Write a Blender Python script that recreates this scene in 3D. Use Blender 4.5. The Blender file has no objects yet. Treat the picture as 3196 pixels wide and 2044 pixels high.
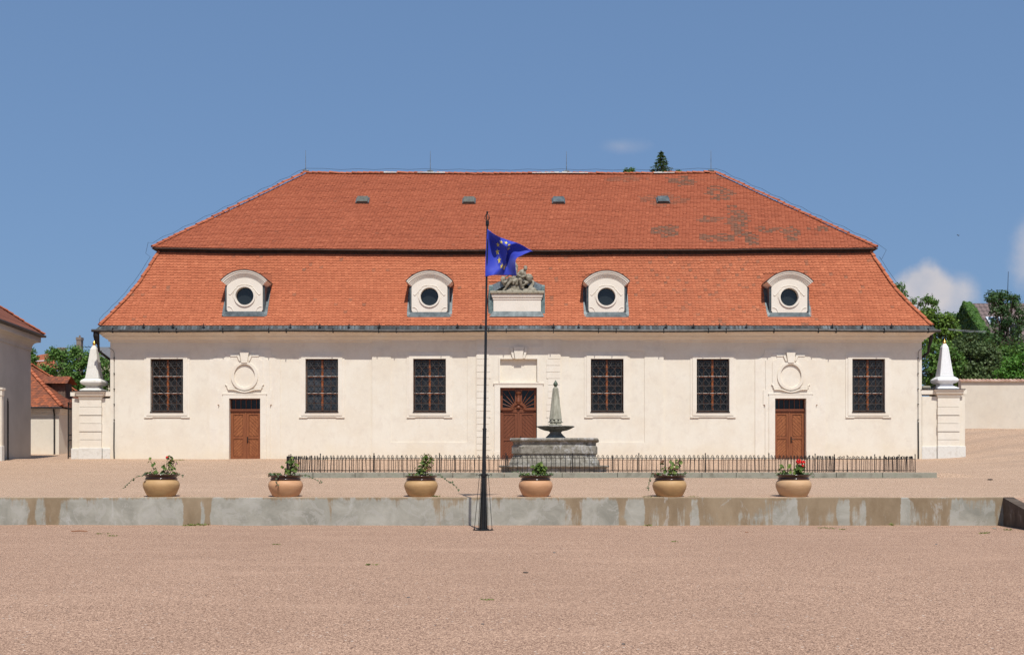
import bpy, bmesh, math, random
import numpy as np
from mathutils import Vector, Matrix, noise

# ------------------------------------------------------------------ camera, sky, sun, exposure
scene = bpy.context.scene
col = scene.collection
R = math.radians
FPX, CX, HY, EYE = 3600.0, 1598.0, 1457.0, 1.565     # focal length in photo pixels, centre column, eye level row, eye height

cam_d = bpy.data.cameras.new("camera")
cam = bpy.data.objects.new("camera", cam_d)
col.objects.link(cam)
cam.location = (0, 0, EYE)
cam.rotation_euler = (R(90), 0, 0)
cam_d.sensor_width = 36.0
cam_d.lens = FPX / 3196.0 * 36.0
cam_d.shift_y = 435.0 / 3196.0
cam_d.clip_start = 0.1
cam_d.clip_end = 6000.0
scene.camera = cam

SUN_TO = Vector((0.13, -0.62, 1.0)).normalized()     # from the ground towards the sun
sun_el = math.asin(SUN_TO.z)
sun_d = bpy.data.lights.new("sun", 'SUN')
sun_d.energy = 4.0
sun_d.angle = R(0.5)
sun_d.color = (1.0, 0.965, 0.90)
sun = bpy.data.objects.new("sun", sun_d)
col.objects.link(sun)
sun.location = (10, -30, 60)
sun.rotation_euler = (-SUN_TO).to_track_quat('-Z', 'Y').to_euler()

world = bpy.data.worlds.new("World")
scene.world = world
world.use_nodes = True
wn, wl = world.node_tree.nodes, world.node_tree.links
wn.clear()
w_out = wn.new('ShaderNodeOutputWorld')
w_bg = wn.new('ShaderNodeBackground')
w_bg.inputs['Strength'].default_value = 0.105
sky = wn.new('ShaderNodeTexSky')
sky.sky_type = 'NISHITA'
sky.sun_disc = False
sky.sun_elevation = sun_el
sky.sun_rotation = math.atan2(SUN_TO.x, SUN_TO.y)
sky.altitude = 300
sky.air_density = 1.0
sky.dust_density = 2.2
sky.ozone_density = 2.2


def wmath(op, a, b=None, c=None):
    n = wn.new('ShaderNodeMath')
    n.operation = op
    for i, x in enumerate((a, b, c)):
        if x is None:
            continue
        if isinstance(x, (int, float)):
            n.inputs[i].default_value = x
        else:
            wl.new(x, n.inputs[i])
    return n.outputs[0]


w_tc = wn.new('ShaderNodeTexCoord')
w_sep = wn.new('ShaderNodeSeparateXYZ')
wl.new(w_tc.outputs['Generated'], w_sep.inputs[0])
w_y = wmath('MAXIMUM', w_sep.outputs[1], 0.05)
w_a = wmath('DIVIDE', w_sep.outputs[0], w_y)
w_b = wmath('DIVIDE', w_sep.outputs[2], w_y)


def cloud(a0, b0, ra, rb, nscale, namp, lo, hi, dens, stretch=1.0):
    """soft cumulus patch on the sky, laid out by compass direction"""
    com = wn.new('ShaderNodeCombineXYZ')
    wl.new(wmath('MULTIPLY', w_a, 1.0 / stretch), com.inputs[0])
    wl.new(w_b, com.inputs[1])
    nz = wn.new('ShaderNodeTexNoise')
    nz.inputs['Scale'].default_value = nscale
    nz.inputs['Detail'].default_value = 6
    nz.inputs['Roughness'].default_value = 0.55
    wl.new(com.outputs[0], nz.inputs['Vector'])
    da = wmath('DIVIDE', wmath('SUBTRACT', w_a, a0), ra)
    db = wmath('DIVIDE', wmath('SUBTRACT', w_b, b0), rb)
    d2 = wmath('SQRT', wmath('ADD', wmath('MULTIPLY', da, da), wmath('MULTIPLY', db, db)))
    val = wmath('ADD', wmath('SUBTRACT', 1.0, d2), wmath('MULTIPLY', wmath('SUBTRACT', nz.outputs[0], 0.5), namp))
    mr = wn.new('ShaderNodeMapRange')
    mr.interpolation_type = 'SMOOTHSTEP'
    mr.inputs['From Min'].default_value = lo
    mr.inputs['From Max'].default_value = hi
    mr.inputs['To Max'].default_value = dens
    wl.new(val, mr.inputs['Value'])
    front = wmath('GREATER_THAN', w_sep.outputs[1], 0.1)
    return wmath('MULTIPLY', mr.outputs[0], front), nz.outputs[0]


def cl(px, py, rx, ry, *a, **k):
    return cloud((px - CX) / FPX, (HY - py) / FPX, rx / FPX, ry / FPX, *a, **k)


gam = wn.new('ShaderNodeGamma')          # evens out the zenith-to-horizon step, as in the hazy summer sky of the place
gam.inputs['Gamma'].default_value = 0.42
wl.new(sky.outputs[0], gam.inputs['Color'])
lvl = wn.new('ShaderNodeMix')
lvl.data_type = 'RGBA'
lvl.blend_type = 'MULTIPLY'
lvl.inputs['Factor'].default_value = 1.0
lvl.inputs['B'].default_value = (1.11, 1.60, 2.32, 1)
wl.new(gam.outputs[0], lvl.inputs['A'])
last = lvl.outputs['Result']
for m, nz in (cl(2885, 900, 112, 100, 26, 0.9, 0.0, 0.5, 0.95), cl(2975, 950, 95, 125, 24, 1.0, 0.0, 0.7, 0.75),
              cl(3215, 780, 85, 150, 26, 1.2, 0.0, 0.9, 0.5), cl(1935, 458, 110, 32, 22, 1.4, 0.0, 1.2, 0.24)):
    mix = wn.new('ShaderNodeMix')
    mix.data_type = 'RGBA'
    wl.new(m, mix.inputs['Factor'])
    wl.new(last, mix.inputs['A'])
    ramp = wn.new('ShaderNodeValToRGB')
    ramp.color_ramp.elements[0].position = 0.35
    ramp.color_ramp.elements[0].color = (4.0, 4.15, 4.75, 1)
    ramp.color_ramp.elements[1].position = 0.65
    ramp.color_ramp.elements[1].color = (5.3, 5.0, 5.1, 1)
    wl.new(nz, ramp.inputs[0])
    wl.new(ramp.outputs[0], mix.inputs['B'])
    last = mix.outputs['Result']
wl.new(last, w_bg.inputs['Color'])
wl.new(w_bg.outputs[0], w_out.inputs[0])

scene.view_settings.view_transform = 'Standard'
scene.view_settings.look = 'None'
scene.view_settings.exposure = 0.19
scene.view_settings.gamma = 1.0
scene.view_settings.use_curve_mapping = False
scene.cycles.use_denoising = True
scene.cycles.denoiser = 'OPENIMAGEDENOISE'
scene.cycles.denoising_input_passes = 'RGB_ALBEDO_NORMAL'
scene.cycles.denoising_prefilter = 'NONE'
scene.cycles.max_bounces = 6
scene.cycles.use_adaptive_sampling = False

rnd = random.Random(7)


def P(px, py, D):
    """where the thing seen at a photo pixel stands, at distance D"""
    return Vector(((px - CX) * D / FPX, D, EYE + (HY - py) * D / FPX))


# ------------------------------------------------------------------ materials
class NT:
    def __init__(self, name):
        self.m = bpy.data.materials.new(name)
        self.m.use_nodes = True
        self.n, self.l = self.m.node_tree.nodes, self.m.node_tree.links
        self.b = self.n['Principled BSDF']
        self._pos = None

    def pos(self, sx=1, sy=1, sz=1):
        g = self.n.new('ShaderNodeNewGeometry')
        mp = self.n.new('ShaderNodeMapping')
        mp.inputs['Scale'].default_value = (sx, sy, sz)
        self.l.new(g.outputs['Position'], mp.inputs['Vector'])
        return mp.outputs[0]

    def noise(self, scale, detail=4, rough=0.55, vec=None, dist=0.0):
        t = self.n.new('ShaderNodeTexNoise')
        t.inputs['Scale'].default_value = scale
        t.inputs['Detail'].default_value = detail
        t.inputs['Roughness'].default_value = rough
        t.inputs['Distortion'].default_value = dist
        self.l.new(vec if vec is not None else self.pos(), t.inputs['Vector'])
        return t.outputs[0]

    def voro(self, scale, vec=None, out='Color'):
        t = self.n.new('ShaderNodeTexVoronoi')
        t.inputs['Scale'].default_value = scale
        self.l.new(vec if vec is not None else self.pos(), t.inputs['Vector'])
        return t.outputs[out]

    def ramp(self, fac, stops, interp='LINEAR'):
        r = self.n.new('ShaderNodeValToRGB')
        r.color_ramp.interpolation = interp
        e = r.color_ramp.elements
        while len(e) < len(stops):
            e.new(0.5)
        for i, (p, c) in enumerate(stops):
            e[i].position = p
            e[i].color = (*c, 1) if len(c) == 3 else c
        self.l.new(fac, r.inputs[0])
        return r.outputs[0]

    def map(self, fac, a, b, c=0.0, d=1.0, smooth=False):
        m = self.n.new('ShaderNodeMapRange')
        if smooth:
            m.interpolation_type = 'SMOOTHSTEP'
        for k, x in (('From Min', a), ('From Max', b), ('To Min', c), ('To Max', d)):
            m.inputs[k].default_value = x
        self.l.new(fac, m.inputs['Value'])
        return m.outputs[0]

    def math(self, op, a, b=None):
        n = self.n.new('ShaderNodeMath')
        n.operation = op
        for i, x in enumerate((a, b)):
            if x is None:
                continue
            if isinstance(x, (int, float)):
                n.inputs[i].default_value = x
            else:
                self.l.new(x, n.inputs[i])
        return n.outputs[0]

    def mix(self, fac, a, b, mode='MIX'):
        m = self.n.new('ShaderNodeMix')
        m.data_type = 'RGBA'
        m.blend_type = mode
        for key, x in (('Factor', fac), ('A', a), ('B', b)):
            if isinstance(x, (int, float)):
                m.inputs[key].default_value = x
            elif isinstance(x, tuple):
                m.inputs[key].default_value = (*x, 1)
            else:
                self.l.new(x, m.inputs[key])
        return m.outputs['Result']

    def attr(self, name, out='Fac'):
        a = self.n.new('ShaderNodeAttribute')
        a.attribute_name = name
        return a.outputs[out]

    def bump(self, h, strength=0.3, dist=0.02):
        b = self.n.new('ShaderNodeBump')
        b.inputs['Strength'].default_value = strength
        b.inputs['Distance'].default_value = dist
        self.l.new(h, b.inputs['Height'])
        self.l.new(b.outputs[0], self.b.inputs['Normal'])

    def done(self, colour, rough=0.7, metal=0.0, spec=0.5):
        if isinstance(colour, tuple):
            self.b.inputs['Base Color'].default_value = (*colour, 1)
        else:
            self.l.new(colour, self.b.inputs['Base Color'])
        if isinstance(rough, (int, float)):
            self.b.inputs['Roughness'].default_value = rough
        else:
            self.l.new(rough, self.b.inputs['Roughness'])
        self.b.inputs['Metallic'].default_value = metal
        self.b.inputs['Specular IOR Level'].default_value = spec
        return self.m


M = {}


def soft(name, c1, c2, scale=2.0, rough=0.8, bump=0.0, bscale=40, metal=0.0, c3=None, spec=0.4, detail=5):
    t = NT(name)
    f = t.noise(scale, detail, 0.6)
    stops = [(0.35, c1), (0.65, c2)] if c3 is None else [(0.32, c1), (0.52, c2), (0.68, c3)]
    c = t.ramp(f, stops)
    if bump:
        t.bump(t.noise(bscale, 3), bump, 0.02)
    M[name] = t.done(c, rough, metal, spec)
    return M[name]


def plaster(name, base, warm, stain):
    t = NT(name)
    f = t.noise(0.55, 6, 0.62)
    c = t.ramp(f, [(0.38, warm), (0.58, base)])
    f2 = t.noise(2.3, 6, 0.65, t.pos(1, 1, 0.8), 0.4)
    c = t.mix(t.map(f2, 0.50, 0.70, 0, 0.75), c, stain)
    f3 = t.noise(6.5, 5, 0.7, t.pos(1, 1, 1), 0.6)
    c = t.mix(t.map(f3, 0.52, 0.66, 0, 0.35), c, tuple(min(0.86, x * 1.09) for x in base))
    f4 = t.noise(1.1, 5, 0.7, t.pos(2.2, 1, 0.25))
    c = t.mix(t.map(f4, 0.56, 0.74, 0, 0.3), c, tuple(x * y for x, y in zip(stain, (1.02, 0.98, 0.93))))
    fine = t.noise(14, 4, 0.7)
    c = t.mix(t.map(fine, 0.3, 0.7, 0.0, 0.16), c, warm)
    # damp, yellowed plaster low on the wall with a ragged upper edge
    g = t.n.new('ShaderNodeNewGeometry')
    s = t.n.new('ShaderNodeSeparateXYZ')
    t.l.new(g.outputs['Position'], s.inputs[0])
    h = t.math('ADD', s.outputs[2], t.math('MULTIPLY', t.noise(0.7, 5, 0.6), 2.2))
    damp = t.map(h, 2.7, 4.2, 0.42, 0.0, True)
    c = t.mix(damp, c, tuple(x * y for x, y in zip(base, (0.93, 0.85, 0.70))))
    t.bump(t.noise(9, 6, 0.7), 0.25, 0.02)
    M[name] = t.done(c, 0.9, 0, 0.2)


plaster('plaster', (0.765, 0.708, 0.605), (0.725, 0.65, 0.535), (0.67, 0.60, 0.505))
plaster('yard_plaster', (0.655, 0.595, 0.50), (0.62, 0.55, 0.45), (0.57, 0.51, 0.43))
plaster('trim_plaster', (0.775, 0.72, 0.625), (0.735, 0.66, 0.55), (0.69, 0.62, 0.53))
soft('dormer_paint', (0.72, 0.655, 0.56), (0.765, 0.705, 0.615), 1.5, 0.8)
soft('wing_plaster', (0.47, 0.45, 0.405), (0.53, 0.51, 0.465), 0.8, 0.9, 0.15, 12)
soft('white_stone', (0.60, 0.565, 0.50), (0.70, 0.675, 0.62), 6, 0.85, 0.2, 25, c3=(0.66, 0.63, 0.565))
soft('painted_stone', (0.80, 0.80, 0.80), (0.70, 0.70, 0.70), 9, 0.75, 0.3, 20, c3=(0.82, 0.82, 0.82))
soft('zinc', (0.10, 0.12, 0.13), (0.20, 0.23, 0.25), 5, 0.5, 0.1, 20, metal=0.5, c3=(0.30, 0.35, 0.37))
soft('old_lead', (0.075, 0.075, 0.062), (0.13, 0.128, 0.108), 9, 0.6, metal=0.2)
soft('slate_metal', (0.06, 0.075, 0.08), (0.13, 0.15, 0.155), 4, 0.5, 0.1, 20, metal=0.4)
soft('copper_patina', (0.075, 0.11, 0.11), (0.17, 0.235, 0.23), 4, 0.6, metal=0.3, c3=(0.10, 0.115, 0.115))
soft('dark_metal', (0.015, 0.014, 0.014), (0.03, 0.027, 0.025), 8, 0.45, metal=0.5)
soft('gutter_metal', (0.03, 0.028, 0.026), (0.07, 0.06, 0.055), 3, 0.5, metal=0.4)
soft('iron', (0.010, 0.009, 0.010), (0.026, 0.021, 0.019), 20, 0.6, spec=0.3)
soft('grille_iron', (0.042, 0.040, 0.041), (0.075, 0.072, 0.072), 20, 0.55, spec=0.4)
soft('shaded_window_wood', (0.05, 0.022, 0.012), (0.10, 0.040, 0.018), 6, 0.7)  # window wood with the shade of the recess put into its colour
soft('pole_paint', (0.008, 0.009, 0.010), (0.016, 0.017, 0.018), 6, 0.35, spec=0.5)
soft('dark_wood', (0.03, 0.016, 0.011), (0.06, 0.03, 0.02), 3, 0.8)
soft('old_boards', (0.09, 0.06, 0.045), (0.16, 0.11, 0.085), 6, 0.85, 0.2, 30)
soft('hinge_wood', (0.20, 0.075, 0.028), (0.30, 0.115, 0.04), 8, 0.55)
soft('gold', (0.85, 0.50, 0.10), (0.95, 0.60, 0.15), 4, 0.25, metal=1.0)
soft('white_metal', (0.6, 0.62, 0.65), (0.75, 0.77, 0.8), 4, 0.4, metal=0.3)
soft('statue_stone', (0.12, 0.105, 0.075), (0.28, 0.245, 0.185), 5, 0.9, 0.6, 30, c3=(0.36, 0.325, 0.26))
soft('lichen_stone', (0.20, 0.185, 0.13), (0.40, 0.365, 0.28), 7, 0.9, 0.5, 25, c3=(0.28, 0.26, 0.18))
soft('curb_stone', (0.20, 0.185, 0.14), (0.31, 0.285, 0.225), 3, 0.9, 0.3, 25, c3=(0.26, 0.255, 0.19))
soft('soil', (0.03, 0.02, 0.014), (0.06, 0.042, 0.03), 20, 0.95, 0.5, 60)
soft('bark', (0.06, 0.045, 0.035), (0.12, 0.09, 0.07), 9, 0.9, 0.5, 20)
soft('stem', (0.07, 0.075, 0.03), (0.13, 0.09, 0.05), 20, 0.7)
soft('petal_red', (0.62, 0.012, 0.012), (0.80, 0.03, 0.02), 60, 0.6)
soft('petal_pink', (0.55, 0.16, 0.36), (0.66, 0.25, 0.45), 60, 0.6)
soft('brick', (0.15, 0.12, 0.10), (0.26, 0.21, 0.17), 9, 0.9, 0.4, 14)
soft('grey_roof', (0.11, 0.11, 0.115), (0.17, 0.165, 0.165), 3, 0.8)
soft('beige_wall', (0.62, 0.53, 0.40), (0.70, 0.62, 0.48), 1.2, 0.9)
soft('twig_wood', (0.28, 0.13, 0.07), (0.36, 0.18, 0.10), 20, 0.8)
soft('white_sill', (0.55, 0.52, 0.48), (0.70, 0.67, 0.62), 20, 0.7)
M['blue_cloth'] = None


def make_mats():
    # clay tiles: one tint per tile, dark lichen where old tiles were re-used
    for name, cols in (('clay_tile', ((0.307, 0.089, 0.042), (0.409, 0.122, 0.057), (0.502, 0.165, 0.080))),
                       ('upper_tile', ((0.263, 0.074, 0.037), (0.350, 0.099, 0.048), (0.426, 0.130, 0.064))),
                       ('outhouse_tile', ((0.17, 0.070, 0.045), (0.27, 0.092, 0.050), (0.42, 0.125, 0.055))),
                       ('coping_tile', ((0.34, 0.20, 0.145), (0.44, 0.27, 0.20), (0.52, 0.36, 0.28))),
                       ('old_tile', ((0.22, 0.085, 0.055), (0.30, 0.115, 0.072), (0.38, 0.15, 0.095)))):
        t = NT(name)
        tint = t.attr('tint')
        big = t.noise(0.35, 5, 0.6)
        mid = t.noise(3.0, 4, 0.6)
        f = t.math('ADD', t.math('MULTIPLY', tint, 0.62), t.math('ADD', t.math('MULTIPLY', big, 0.42), t.math('MULTIPLY', mid, 0.12)))
        c = t.ramp(f, [(0.22, cols[0]), (0.55, cols[1]), (0.88, cols[2])])
        moss = t.attr('moss')
        c = t.mix(t.math('MULTIPLY', moss, t.map(t.noise(7, 4), 0.25, 0.55, 0.35, 0.9)), c, (0.135, 0.092, 0.062))
        t.bump(t.noise(30, 3), 0.25, 0.01)
        M[name] = t.done(c, 0.85, 0, 0.25)
    # zinc eave strip with pale vertical runs
    t = NT('eave_zinc')
    f = t.noise(2.6, 5, 0.8, t.pos(1, 0.02, 0.02))
    c = t.ramp(f, [(0.36, (0.030, 0.032, 0.033)), (0.5, (0.065, 0.074, 0.078)), (0.64, (0.20, 0.235, 0.25))])
    f2 = t.noise(0.35, 3, 0.5, t.pos(1, 0.02, 0.02))
    c = t.mix(t.map(f2, 0.42, 0.6, 0.0, 0.7), c, (0.030, 0.031, 0.030))
    M['eave_zinc'] = t.done(c, 0.7, 0.0, 0.2)
    # gravel
    for name, tints in (('gravel', ((0.083, 0.045, 0.030), (0.385, 0.233, 0.158), (0.801, 0.536, 0.373))),
                        ('gravel_upper', ((0.144, 0.087, 0.054), (0.474, 0.314, 0.213), (0.772, 0.556, 0.399)))):
        t = NT(name)
        cells = []
        for sc in (150, 78):
            q = t.n.new('ShaderNodeSeparateColor')
            t.l.new(t.voro(sc), q.inputs[0])
            cells.append(q.outputs[0])
        g2 = t.noise(17, 6, 0.85)
        f = t.math('ADD', t.math('MULTIPLY', cells[0], 0.46), t.math('ADD', t.math('MULTIPLY', cells[1], 0.38), t.math('MULTIPLY', t.map(g2, 0.25, 0.75), 0.12)))
        c = t.ramp(f, [(0.22, tints[0]), (0.5, tints[1]), (0.80, tints[2])])
        # scattered dark and pale stones
        vs = t.voro(21)
        sp = t.n.new('ShaderNodeSeparateColor')
        t.l.new(vs, sp.inputs[0])
        vd = t.voro(21, out='Distance')
        near = t.map(vd, 0.22, 0.32, 1.0, 0.0)
        c = t.mix(t.math('MULTIPLY', near, t.map(sp.outputs[0], 0.955, 0.96)), c, (0.07, 0.065, 0.07))
        c = t.mix(t.math('MULTIPLY', near, t.map(sp.outputs[1], 0.965, 0.97)), c, (0.66, 0.57, 0.48))
        # broad trodden and raked patches
        c = t.mix(t.map(t.noise(0.22, 5, 0.6, t.pos(1, 0.45, 1)), 0.42, 0.66, 0.0, 0.30), c, tuple(x * 0.80 for x in tints[1]))
        c = t.mix(t.map(t.noise(0.6, 5, 0.7, t.pos(0.5, 1.2, 1)), 0.5, 0.7, 0.0, 0.25), c, tuple((a + b) / 2 for a, b in zip(tints[1], tints[2])))
        # worn, greyish tyre marks on the drive at the right
        if name == 'gravel_upper':
            ge = t.n.new('ShaderNodeNewGeometry')
            se = t.n.new('ShaderNodeSeparateXYZ')
            t.l.new(ge.outputs['Position'], se.inputs[0])
            curve = t.math('ADD', se.outputs[1], t.math('MULTIPLY', t.math('MULTIPLY', se.outputs[0], se.outputs[0]), -0.012))
            band = t.noise(0.9, 5, 0.75, None)
            arc = t.math('SINE', t.math('MULTIPLY', curve, 2.2))
            right = t.map(se.outputs[0], 19, 25, 0.0, 1.0, True)
            c = t.mix(t.math('MULTIPLY', right, t.map(t.math('ADD', arc, t.math('MULTIPLY', band, 1.2)), 0.6, 1.6, 0.0, 0.26)), c, (0.27, 0.20, 0.15))
        h = t.math('ADD', t.math('MULTIPLY', vd, 0.4), t.math('ADD', cells[1], t.noise(70, 2, 0.6)))
        t.bump(h, 0.42, 0.016)
        M[name] = t.done(c, 0.95, 0, 0.15)
    # concrete retaining wall: grey with rusty-brown water runs, more of them to the right
    t = NT('concrete')
    g = t.n.new('ShaderNodeNewGeometry')
    s = t.n.new('ShaderNodeSeparateXYZ')
    t.l.new(g.outputs['Position'], s.inputs[0])
    c = t.ramp(t.noise(1.5, 6, 0.65, None, 0.6), [(0.30, (0.245, 0.238, 0.200)), (0.5, (0.33, 0.318, 0.27)), (0.68, (0.41, 0.398, 0.345))])
    patch = t.voro(0.8, t.pos(1, 1, 1.6))
    ps = t.n.new('ShaderNodeSeparateColor')
    t.l.new(patch, ps.inputs[0])
    c = t.mix(t.map(t.noise(2.4, 6, 0.7, None, 1.2), 0.53, 0.56, 0.0, 0.5), c, (0.40, 0.385, 0.345))
    # where the rusty water has run down, read along the wall (metres along x, strength)
    left = [(0, .30), (82, .38), (92, .80), (107, .80), (117, .34), (138, .40), (149, .86), (177, .82), (190, .42), (225, .40), (240, .30), (565, .30), (573, .84), (622, .78), (630, .30), (638, .84), (655, .84), (662, .22), (1018, .32),
            (1030, .62), (1041, .32), (1350, .38), (1362, .60), (1380, .46), (1480, .40), (1560, .32)]
    right = [(1560, .32), (1745, .36), (1785, .78), (1812, .74), (1820, .34), (1900, .30), (1926, .38), (1932, .72), (1950, .70), (1962, .36), (2010, .34), (2013, .70), (2150, .72), (2156, .44), (2178, .46), (2184, .78), (2310, .74), (2390, .56),
             (2400, .38), (2488, .36), (2496, .70), (2612, .76), (2616, .34), (2650, .36), (2654, .74), (2668, .56), (2702, .50), (2708, .78), (2810, .80), (2814, .16), (2836, .20), (2846, .62), (2960, .72), (2968, .42), (3095, .40), (3108, .66), (3136, .5)]
    wob = t.math('SUBTRACT', t.noise(2.2, 5, 0.7, t.pos(1, 0.1, 0.7)), 0.5)
    xw = t.math('ADD', s.outputs[0], t.math('MULTIPLY', wob, 0.22))

    def along(stops, x0, x1):
        X = lambda p: (p - CX) * 30.8 / FPX
        m_ = t.map(xw, X(x0), X(x1))
        st = [((X(p) - X(x0)) / (X(x1) - X(x0)), (v, v, v)) for p, v in stops]
        return m_, st
    m1, s1 = along(left, 0, 1560)
    m2, s2 = along(right[:19], 1560, 2400)
    m3, s3 = along([(2390, .56)] + right[19:], 2390, 3136)
    r1, r2, r3 = t.ramp(m1, s1), t.ramp(m2, s2), t.ramp(m3, s3)
    X = lambda p: (p - CX) * 30.8 / FPX
    strength = t.mix(t.map(xw, X(1559), X(1561)), r1, r2)
    strength = t.mix(t.map(xw, X(2391), X(2393)), strength, r3)
    fine = t.noise(6.0, 6, 0.75, t.pos(1.0, 0.1, 0.14), 0.2)
    blot = t.noise(2.6, 6, 0.7, t.pos(1, 0.1, 0.6), 0.4)
    up = t.map(s.outputs[2], 0.25, 0.75, -0.05, 0.10)
    tip = t.map(s.outputs[2], 0.66, 0.75, 0.0, 0.14)
    rr = t.math('ADD', t.math('ADD', t.math('MULTIPLY', strength, 0.75), t.math('MULTIPLY', t.math('SUBTRACT', fine, 0.5), 0.75)), t.math('ADD', t.math('MULTIPLY', t.math('SUBTRACT', blot, 0.5), 0.45), t.math('ADD', up, tip)))
    mask = t.map(rr, 0.33, 0.50, 0.0, 0.92, True)
    brown = t.ramp(t.noise(1.7, 5, 0.65, t.pos(1, 0.1, 0.5)), [(0.35, (0.215, 0.150, 0.085)), (0.65, (0.31, 0.232, 0.145))])
    c = t.mix(mask, c, brown)
    pale = t.noise(0.9, 6, 0.7, t.pos(1.3, 0.1, 0.45), 0.6)
    c = t.mix(t.map(pale, 0.60, 0.63, 0.0, 0.4), c, (0.47, 0.465, 0.435))
    t.bump(t.noise(7, 6, 0.7), 0.2, 0.02)
    M['concrete'] = t.done(c, 0.88, 0, 0.25)
    t = NT('ramp_concrete')
    c = t.ramp(t.noise(1.8, 6, 0.65), [(0.35, (0.06, 0.042, 0.03)), (0.6, (0.115, 0.085, 0.062)), (0.74, (0.24, 0.21, 0.18))])
    M['ramp_concrete'] = t.done(c, 0.9, 0, 0.2)
    # oiled oak doors: long grain
    for name, a, b, vec in (('door_wood', (0.17, 0.052, 0.019), (0.285, 0.098, 0.036), (6, 6, 0.5)),
                            ('center_door_wood', (0.125, 0.038, 0.016), (0.20, 0.064, 0.027), (6, 6, 0.5)),
                            ('board_wood', (0.20, 0.062, 0.022), (0.35, 0.128, 0.047), (4, 4, 2)),
                            ('window_wood', (0.20, 0.055, 0.015), (0.33, 0.098, 0.026), (5, 5, 1))):
        t = NT(name)
        c = t.ramp(t.noise(3, 5, 0.65, t.pos(*vec), 0.4), [(0.3, a), (0.7, b)])
        t.bump(t.noise(8, 4, 0.6, t.pos(*vec)), 0.2, 0.01)
        M[name] = t.done(c, 0.5, 0, 0.4)
    # weathered fountain stone: pale lime crusts, dark damp foot
    t = NT('fountain_stone')
    c = t.ramp(t.noise(4.5, 7, 0.72), [(0.30, (0.125, 0.113, 0.09)), (0.5, (0.245, 0.222, 0.182)), (0.68, (0.36, 0.335, 0.285))])
    crust = t.noise(2.2, 7, 0.75, t.pos(1, 1, 0.6), 1.0)
    c = t.mix(t.map(crust, 0.53, 0.62, 0.0, 0.6), c, (0.52, 0.51, 0.50))
    c = t.mix(t.map(t.noise(3.3, 6, 0.75, t.pos(1, 1, 1.6), 0.8), 0.54, 0.64, 0.0, 0.75), c, (0.085, 0.075, 0.05))
    t.bump(t.noise(14, 6, 0.75), 0.5, 0.03)
    M['fountain_stone'] = t.done(c, 0.92, 0, 0.2)
    t = NT('obelisk_stone')
    c = t.ramp(t.noise(5, 6, 0.7, t.pos(1.3, 1.3, 0.35)), [(0.32, (0.20, 0.19, 0.145)), (0.5, (0.335, 0.32, 0.25)), (0.66, (0.43, 0.415, 0.33))])
    t.bump(t.noise(18, 5, 0.7), 0.3, 0.02)
    M['obelisk_stone'] = t.done(c, 0.9, 0, 0.2)
    t = NT('old_bronze')
    c = t.ramp(t.noise(12, 4), [(0.35, (0.05, 0.065, 0.05)), (0.65, (0.11, 0.14, 0.10))])
    M['old_bronze'] = t.done(c, 0.6, 0.3, 0.4)
    # glazed pots
    for name, a, b in (('pot_ochre', (0.42, 0.252, 0.112), (0.49, 0.302, 0.138)), ('pot_salmon', (0.50, 0.265, 0.135), (0.56, 0.31, 0.165)),
                       ('pot_tan', (0.49, 0.30, 0.155), (0.55, 0.345, 0.19))):
        t = NT(name)
        c = t.ramp(t.noise(4, 5, 0.6, t.pos(1, 1, 3)), [(0.35, a), (0.65, b)])
        c = t.mix(t.map(t.noise(9, 5, 0.7), 0.62, 0.75, 0.0, 0.35), c, tuple(x * 0.6 for x in a))
        t.bump(t.noise(20, 3, 0.6, t.pos(0.3, 0.3, 3)), 0.12, 0.01)
        M[name] = t.done(c, 0.62, 0, 0.35)
    t = NT('pot_glaze')
    c = t.ramp(t.noise(6, 4), [(0.35, (0.028, 0.013, 0.009)), (0.7, (0.075, 0.030, 0.018))])
    M['pot_glaze'] = t.done(c, 0.16, 0, 0.6)
    # leaves: each leaf face has its own tint
    for name, cs in (('leaf_oak', ((0.041, 0.098, 0.019), (0.094, 0.198, 0.037), (0.184, 0.309, 0.064))),
                     ('leaf_lime', ((0.052, 0.109, 0.014), (0.109, 0.201, 0.025), (0.184, 0.287, 0.046))),
                     ('leaf_olive', ((0.045, 0.075, 0.025), (0.098, 0.147, 0.050), (0.163, 0.219, 0.088))),
                     ('leaf_dark', ((0.019, 0.053, 0.019), (0.046, 0.104, 0.032), (0.091, 0.167, 0.049))),
                     ('leaf_bright', ((0.040, 0.127, 0.014), (0.083, 0.213, 0.021), (0.132, 0.287, 0.034))),
                     ('needle', ((0.017, 0.048, 0.020), (0.037, 0.088, 0.034), (0.076, 0.145, 0.051))),
                     ('ivy', ((0.022, 0.060, 0.012), (0.050, 0.120, 0.019), (0.090, 0.180, 0.029))),
                     ('leaf_geranium', ((0.045, 0.085, 0.014), (0.10, 0.16, 0.028), (0.19, 0.25, 0.05))),
                     ('leaf_vine', ((0.06, 0.09, 0.045), (0.11, 0.15, 0.075), (0.20, 0.25, 0.14))),
                     ('leaf_rust', ((0.10, 0.045, 0.03), (0.17, 0.075, 0.04), (0.24, 0.13, 0.06))),
                     ('weed_leaf', ((0.14, 0.17, 0.04), (0.22, 0.25, 0.07), (0.33, 0.33, 0.12)))):
        t = NT(name)
        c = t.ramp(t.attr('tint'), [(0.08, cs[0]), (0.5, cs[1]), (0.95, cs[2])])
        m = t.done(c, 0.55, 0, 0.3)
        tr = t.n.new('ShaderNodeBsdfTranslucent')
        t.l.new(t.mix(0.35, c, (0.18, 0.24, 0.02)), tr.inputs['Color'])
        mx = t.n.new('ShaderNodeMixShader')
        mx.inputs[0].default_value = 0.28
        t.l.new(t.b.outputs[0], mx.inputs[1])
        t.l.new(tr.outputs[0], mx.inputs[2])
        t.l.new(mx.outputs[0], t.n['Material Output'].inputs[0])
        M[name] = m
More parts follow.
